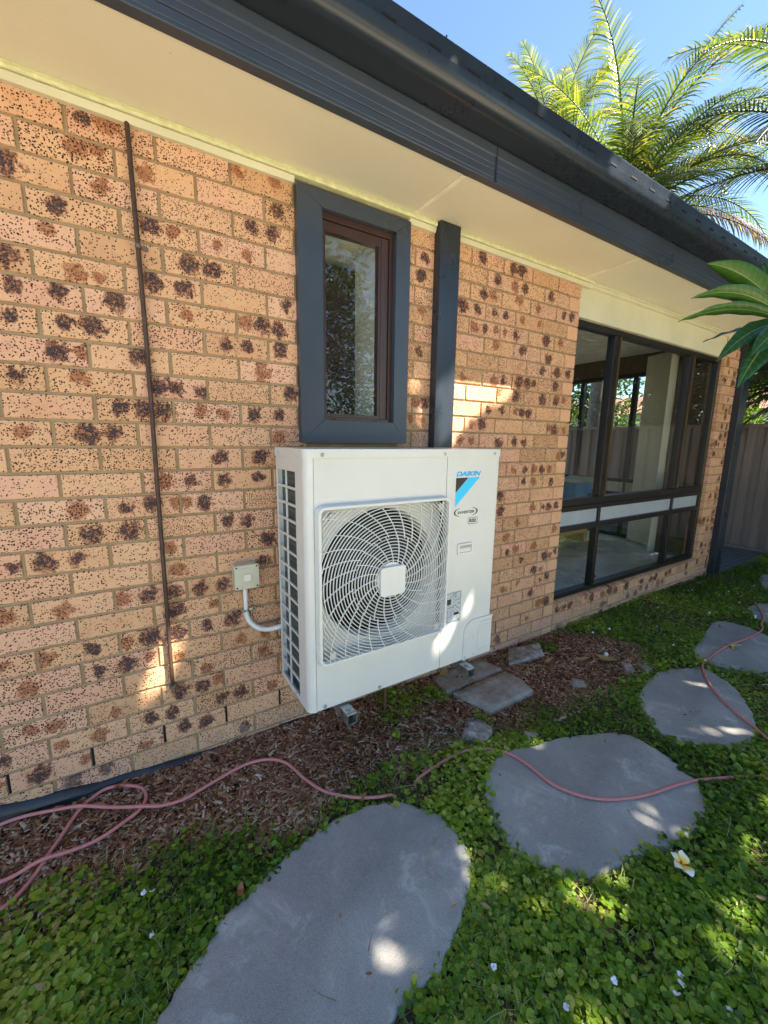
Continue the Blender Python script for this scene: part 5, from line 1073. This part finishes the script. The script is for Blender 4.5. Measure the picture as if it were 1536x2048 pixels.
# trees beyond the fence seen through the corner window
tree('garden_tree',(10.2,2.0),(1.3,1.0,1.2),2.6,50,50,.24,M_leafB,'bright green tree beyond the fence seen through the middle of the corner window',.16,.05)
tree('garden_tree',(10.6,4.6),(1.4,1.2,1.2),2.3,60,50,.22,M_leafA,'dark bushy tree beyond the fence behind the palm trunk',.14,.05)
# ---------------------------------------------------------------- palms
M_palm=leafmat('palm_leaflet',[(0,(.016,.040,.014)),(.35,(.045,.085,.022)),(.6,(.095,.15,.030)),(.8,(.22,.26,.045)),(1,(.42,.38,.09))],.30,.36,spec=.8,tcol=1.5)
M_palmdk=leafmat('dark_palm_leaflet',[(0,(.018,.035,.014)),(.6,(.045,.07,.022)),(1,(.10,.12,.04))],.38,.25)
M_palmdry=leafmat('dry_palm_leaflet',[(0,(.07,.04,.03)),(.6,(.16,.10,.07)),(1,(.30,.22,.15))],.6,.2)
M_rach=simple('palm_stalk',(.16,.20,.05),.5)
M_ptrunk=simple('palm_trunk_bark',(.20,.17,.13),.85,0,.3,14,.6,50)
def frond(par,base,az,e0,L,droop,mat,n=52,lw=.040,ll=.56,hang=.55,tone=.5,twist=0.0,name='frond',vdir=.25):
    m=MB(); P=[];p=Vector(base);S=24; a=R(az)
    for i in range(S+1):
        t=i/S; e=R(e0-droop*t**1.4); P.append(p.copy()); d=Vector((math.cos(a)*math.cos(e),math.sin(a)*math.cos(e),math.sin(e))); p=p+d*(L/S)
    m.cur=tone*.8; m.tube(P,[.020*(1-.85*i/S)+.002 for i in range(S+1)],5)
    side0=Vector((-math.sin(a),math.cos(a),0))
    for k in range(n):
        t=.10+.90*(k+.5)/n; f=t*S; i=min(int(f),S-1); q=P[i].lerp(P[i+1],f-i); T_=(P[i+1]-P[i]).normalized(); up=side0.cross(T_).normalized()
        if up.z<0 and abs(T_.z)<.95: up=-up
        prof=(math.sin(math.pi*min(1,(t*.86+.12)))**.6)
        for s_ in(-1,1):
            l=ll*prof*rng.uniform(.85,1.12); D_=(side0*s_*(1-.35*t)+T_*(.45+.6*t)+up*(vdir+rng.uniform(-.12,.12))).normalized()
            w_=lw*rng.uniform(.8,1.15); m.cur=min(1,max(0,tone-.12+rng.gauss(0,.24))); vs=[];pp=q.copy(); dd=D_.copy(); SS=4
            wd=T_*1.0
            for j in range(SS+1):
                u=j/SS; ww=w_*(.45+.55*math.sin(math.pi*min(1,u*1.1+.15)))*(1-u)**.5/2 if u<1 else .0005
                vs+= [pp-wd*ww,pp+wd*ww]; dd=(dd+Vector((0,0,-hang*(.35+u)*.55))).normalized(); pp=pp+dd*(l/SS)
            m.addv(vs,[(2*j,2*j+1,2*j+3,2*j+2) for j in range(SS)],0,False)
    return m.build(name,mat,par,attr=True,recalc=False)
def palm(loc,zc,fr,lab,r=.12,group='palms beyond the fence',mat=None,kind='palm_tree'):
    root=empty(kind); tag(root,lab,'palm tree',group); m=MB(); n=14; pts=[];rs=[]
    for i in range(n+1):
        t=i/n; pts.append((loc[0]+.15*math.sin(t*2),loc[1]+.1*math.sin(t*3),zc*t)); rs.append(r*(1.25-.35*t)*(1+.04*(i%2)))
    m.tube(pts,rs,14); m.build('trunk',M_ptrunk,root)
    tip=Vector(pts[-1]); m=MB(); m.tube([tip-Vector((0,0,.15)),tip+Vector((0,0,.25)),tip+Vector((0,0,.7))],[r*.95,r*1.05,r*.35],12); m.build('crownshaft',M_rach,root)
    for f in fr:
        az,e0,L,dr=f[:4]; kw=f[4] if len(f)>4 else {}; mt=kw.pop('mat',mat or M_palm) if kw else (mat or M_palm)
        frond(root,tip+Vector((0,0,.35)),az,e0,L,dr,mt,**kw)
    return root
RR=random.Random(11)
fr=[(100,86,3.6,14,dict(ll=.34,hang=.1,tone=.35,n=46)),(148,74,3.3,60,dict(tone=.7)),(-32,72,3.3,70,dict(tone=.55)),(-32,50,3.2,85,dict(tone=.6)),(-60,62,3.1,95,dict(tone=.7)),(170,60,3.0,100,dict(tone=.6)),
(-120,70,2.9,110,dict(tone=.65)),(-122,45,2.6,120,dict(tone=.5)),(-90,55,2.9,110,dict(tone=.75)),(-150,50,2.6,115,dict(tone=.5)),(-10,35,3.0,80,dict(tone=.5)),(-32,22,2.9,75,dict(tone=.6)),
(-45,8,2.8,60,dict(mat=M_palmdry,tone=.4,hang=.9,ll=.55)),(-25,2,2.6,55,dict(mat=M_palmdry,tone=.5,hang=.9)),(60,60,3.0,90,dict(tone=.6)),(30,45,3.0,95,dict(tone=.7)),(-75,28,2.7,95,dict(tone=.45)),(-110,20,2.3,90,dict(tone=.4)),(-50,80,3.4,40,dict(tone=.8)),(-20,62,3.3,88,dict(tone=.65))]
for k in range(16): fr.append((RR.uniform(-180,180),RR.uniform(25,82),RR.uniform(2.6,3.4),RR.uniform(60,115),dict(tone=RR.uniform(.45,.9))))
palm((8.35,3.1),5.1,fr,'tall feather palm with dense yellow-green fronds rising above the gutter, middle of the picture',.15)
fr=[(148+k*36+RR.uniform(-10,10),RR.choice((70,55,35)),2.6,RR.uniform(60,100),dict(tone=.75)) for k in range(16)]
palm((10.6,6.6),8.6,fr,'smaller yellow palm crown peeping over the gutter, left of the tall palm',.12)
fr=[(150,30,3.3,75,dict(mat=M_palmdk,hang=.8,tone=.4)),(160,48,3.3,85,dict(tone=.6)),(140,62,3.4,85,dict(tone=.7)),(175,12,3.1,62,dict(mat=M_palmdk,hang=.9,tone=.3)),(135,6,3.1,50,dict(mat=M_palmdk,hang=.9,tone=.3)),(-120,40,2.8,90,{}),(-60,50,3,90,{}),(0,50,3,90,{}),(60,55,3,90,{}),(110,75,3.2,60,dict(tone=.7)),(-150,60,3.0,100,dict(tone=.5))]
palm((9.3,.25),5.0,fr,'palm at the right edge whose dark drooping fronds reach in from outside the picture',.15)
fr=[(165+k*40,RR.choice((65,40,25)),1.55,RR.uniform(80,120),dict(tone=RR.uniform(.2,.6),ll=.34,lw=.026,n=26)) for k in range(9)]+[(180,50,1.5,100,dict(tone=.5,ll=.34,n=26)),(200,30,1.4,95,dict(tone=.3,ll=.34,n=26)),(150,20,1.4,95,dict(tone=.4,ll=.34,n=26))]
fr+=[(90+d,e,l,dr_,dict(tone=t_,ll=.36,lw=.022,n=30,hang=.8)) for d,e,l,dr_,t_ in((0,48,1.5,105,.6),(20,30,1.4,95,.3),(-15,62,1.6,120,.7),(35,55,1.5,110,.4),(50,35,1.4,90,.2),(10,12,1.3,80,.15),(-30,40,1.4,100,.5),(70,50,1.5,100,.4),(5,72,1.5,130,.8),(0,15,1.3,60,.2),(15,5,1.2,55,.35),(-10,-5,1.2,50,.2),(28,20,1.35,75,.5),(40,-8,1.1,45,.25),(8,25,1.45,85,.6),(-5,-22,1.0,35,.15),(20,-25,1.0,35,.3))]
fr+=[(90+RR.uniform(-50,60),RR.uniform(-20,65),RR.uniform(.9,1.3),RR.uniform(70,120),dict(tone=RR.uniform(.1,.6),ll=.36,lw=.024,n=30,hang=.8)) for _ in range(14)]
palm((6.93,-.30),1.72,fr,'low shaded palm leaning over the beige fence at the right edge',.07,mat=M_palm)
# strap-leaved plant seen through the end window
root=empty('strap_leaf_plant',(8.7,1.75,0)); tag(root,'spiky strap-leaved plant beyond the fence, bright behind the window','plant')
m=MB(); m.tube([(0,0,0),(.05,0,1.0),(0,.05,1.9)],[.06,.05,.04],8); m.tube([(.05,0,.9),(.2,.3,1.6),(.15,.5,2.3)],[.05,.04,.03],8); m.build('stem',M_bark,root)
m=MB()
for c in((0,.05,1.95),(.15,.5,2.35),(.1,-.4,2.1)):
    for k in range(44):
        a=rng.uniform(0,6.28); e=rng.uniform(-.3,1.4); l=rng.uniform(.4,.65); m.cur=rng.uniform(.2,1); d=Vector((math.cos(a)*math.cos(e),math.sin(a)*math.cos(e),math.sin(e))); p=Vector(c); sd=Vector((-math.sin(a),math.cos(a),0)); vs=[]
        for j in range(5):
            w_=.016*(1-j/4.2); vs+=[p-sd*w_,p+sd*w_]; d=(d+Vector((0,0,-.22))).normalized(); p=p+d*l/4
        m.addv(vs,[(2*j,2*j+1,2*j+3,2*j+2) for j in range(4)])
m.build('leaves',M_palm,root,attr=True,recalc=False)
# ---------------------------------------------------------------- frangipani at the right edge
M_frl=leafmat('frangipani_leaf',[(0,(.030,.115,.050)),(.5,(.050,.16,.035)),(1,(.11,.24,.025))],.33,.42,spec=.6,tcol=2.0,vein=15)
fg=empty('frangipani_tree',(0,0,0)); tag(fg,'frangipani with long glossy pointed leaves reaching in at the right edge','tree')
ctr=Vector((2.60,-1.11,1.86))
m=MB(); m.tube([(3.0,-1.78,-.02),(2.96,-1.70,.5),(2.90,-1.52,1.0),(2.76,-1.30,1.5),(2.655,-1.16,1.75),tuple(ctr)],[.06,.05,.04,.032,.025,.014],10); m.build('trunk',simple('frangipani_bark',(.22,.21,.18),.7,0,.2,30,.3,60),fg)
m=MB(); m.tube([(2.90,-1.52,1.0),(3.05,-1.35,1.4),(3.1,-1.25,1.7)],[.035,.028,.02],8); m.build('limb',simple('frangipani_bark',(.22,.21,.18),.7),fg)
def blade(tip,base,w_,arch=.04,tone=.5,roll=0.0,fold=.25,wave=.003):
    m=MB(); B_=Vector(base);T_=Vector(tip); ax=(T_-B_); L=ax.length; ax.normalize(); view=Vector((.6,.75,-.05)); up=Vector((0,0,1))*math.cos(roll)-Vector((.53,.83,-.17))*math.sin(roll); up=(up-ax*up.dot(ax)).normalized(); sd=ax.cross(up).normalized(); vs=[];uv=[];n=22
    for i in range(n+1):
        t=i/n; c=B_+(T_-B_)*t+Vector((0,0,1))*arch*4*t*(1-t); ww=w_*(max(0,math.sin(math.pi*min(1,t**1.05)))**.85) if t<1 else 0
        if t<.12: ww=min(ww,.003+w_*t*3)
        for j in range(-2,3):
            s_=j/2; vs.append(c+sd*ww*s_+up*(ww*abs(s_)*fold+wave*math.sin(i*1.25)*abs(s_))); uv.append((s_,t))
    m.addv(vs,[(i*5+j,i*5+j+1,(i+1)*5+j+1,(i+1)*5+j) for i in range(n) for j in range(4)],0,True); m.a=[tone]*len(vs)
    o=m.build('leaf',M_frl,fg,attr=True,recalc=False); ul=o.data.uv_layers.new(name='UVMap')
    for l in o.data.loops: ul.data[l.index].uv=uv[l.vertex_index]
    s=o.modifiers.new('th','SOLIDIFY'); s.thickness=.0007; return o
blade((2.237,-.94,2.053),ctr,.040,.050,.75,-.75)
blade((2.118,-.956,1.904),ctr,.031,.060,.65,-.7)
blade((2.128,-.917,1.833),ctr,.028,.050,.6,-.6)
blade((2.40,-.90,1.800),ctr+Vector((0,.02,-.01)),.020,.02,.05,.3)
blade((2.177,-1.04,1.677),ctr+Vector((0,0,-.01)),.034,.050,.2,1.0)
blade((2.61,-.99,2.12),ctr+Vector((0,.02,.01)),.035,.0,.3,1.1)
blade((2.218,-1.126,1.690),ctr+Vector((0,-.02,-.02)),.038,.03,.25,1.0)
blade((2.294,-1.075,1.590),ctr+Vector((0.02,0,-.03)),.048,.06,.15,1.0)
blade((2.36,-.97,1.97),ctr+Vector((0,.01,.01)),.030,.02,.2,-.2)
blade((2.42,-1.05,1.72),ctr,.032,.01,.9,.2)
blade((2.40,-.98,1.73),ctr,.02,.01,.8,.2)
blade((2.46,-1.02,1.96),ctr,.03,.02,.8,-.6)
for k in range(14):
    a=R(-150+k*16); e=rng.uniform(-.3,.9); l=rng.uniform(.28,.4); c=ctr+Vector((.02,-.01,0)); t=c+Vector((math.cos(a)*math.cos(e),math.sin(a)*math.cos(e),math.sin(e)))*l
    if (t.x-.315)*.8477-(t.y+1.73)*.5303>.97*((t.x-.315)*.524+(t.y+1.73)*.834-(t.z-1.378)*.17): blade(tuple(t),c,.036,.03,rng.random(),rng.uniform(-.5,.5))
for k in range(12):
    a=R(k*30); e=rng.uniform(0,.8); c=Vector((3.1,-1.25,1.7)); t=c+Vector((math.cos(a)*math.cos(e),math.sin(a)*math.cos(e),math.sin(e)))*.3
    blade(tuple(t),c,.036,.03,rng.random(),rng.uniform(-.5,.5))
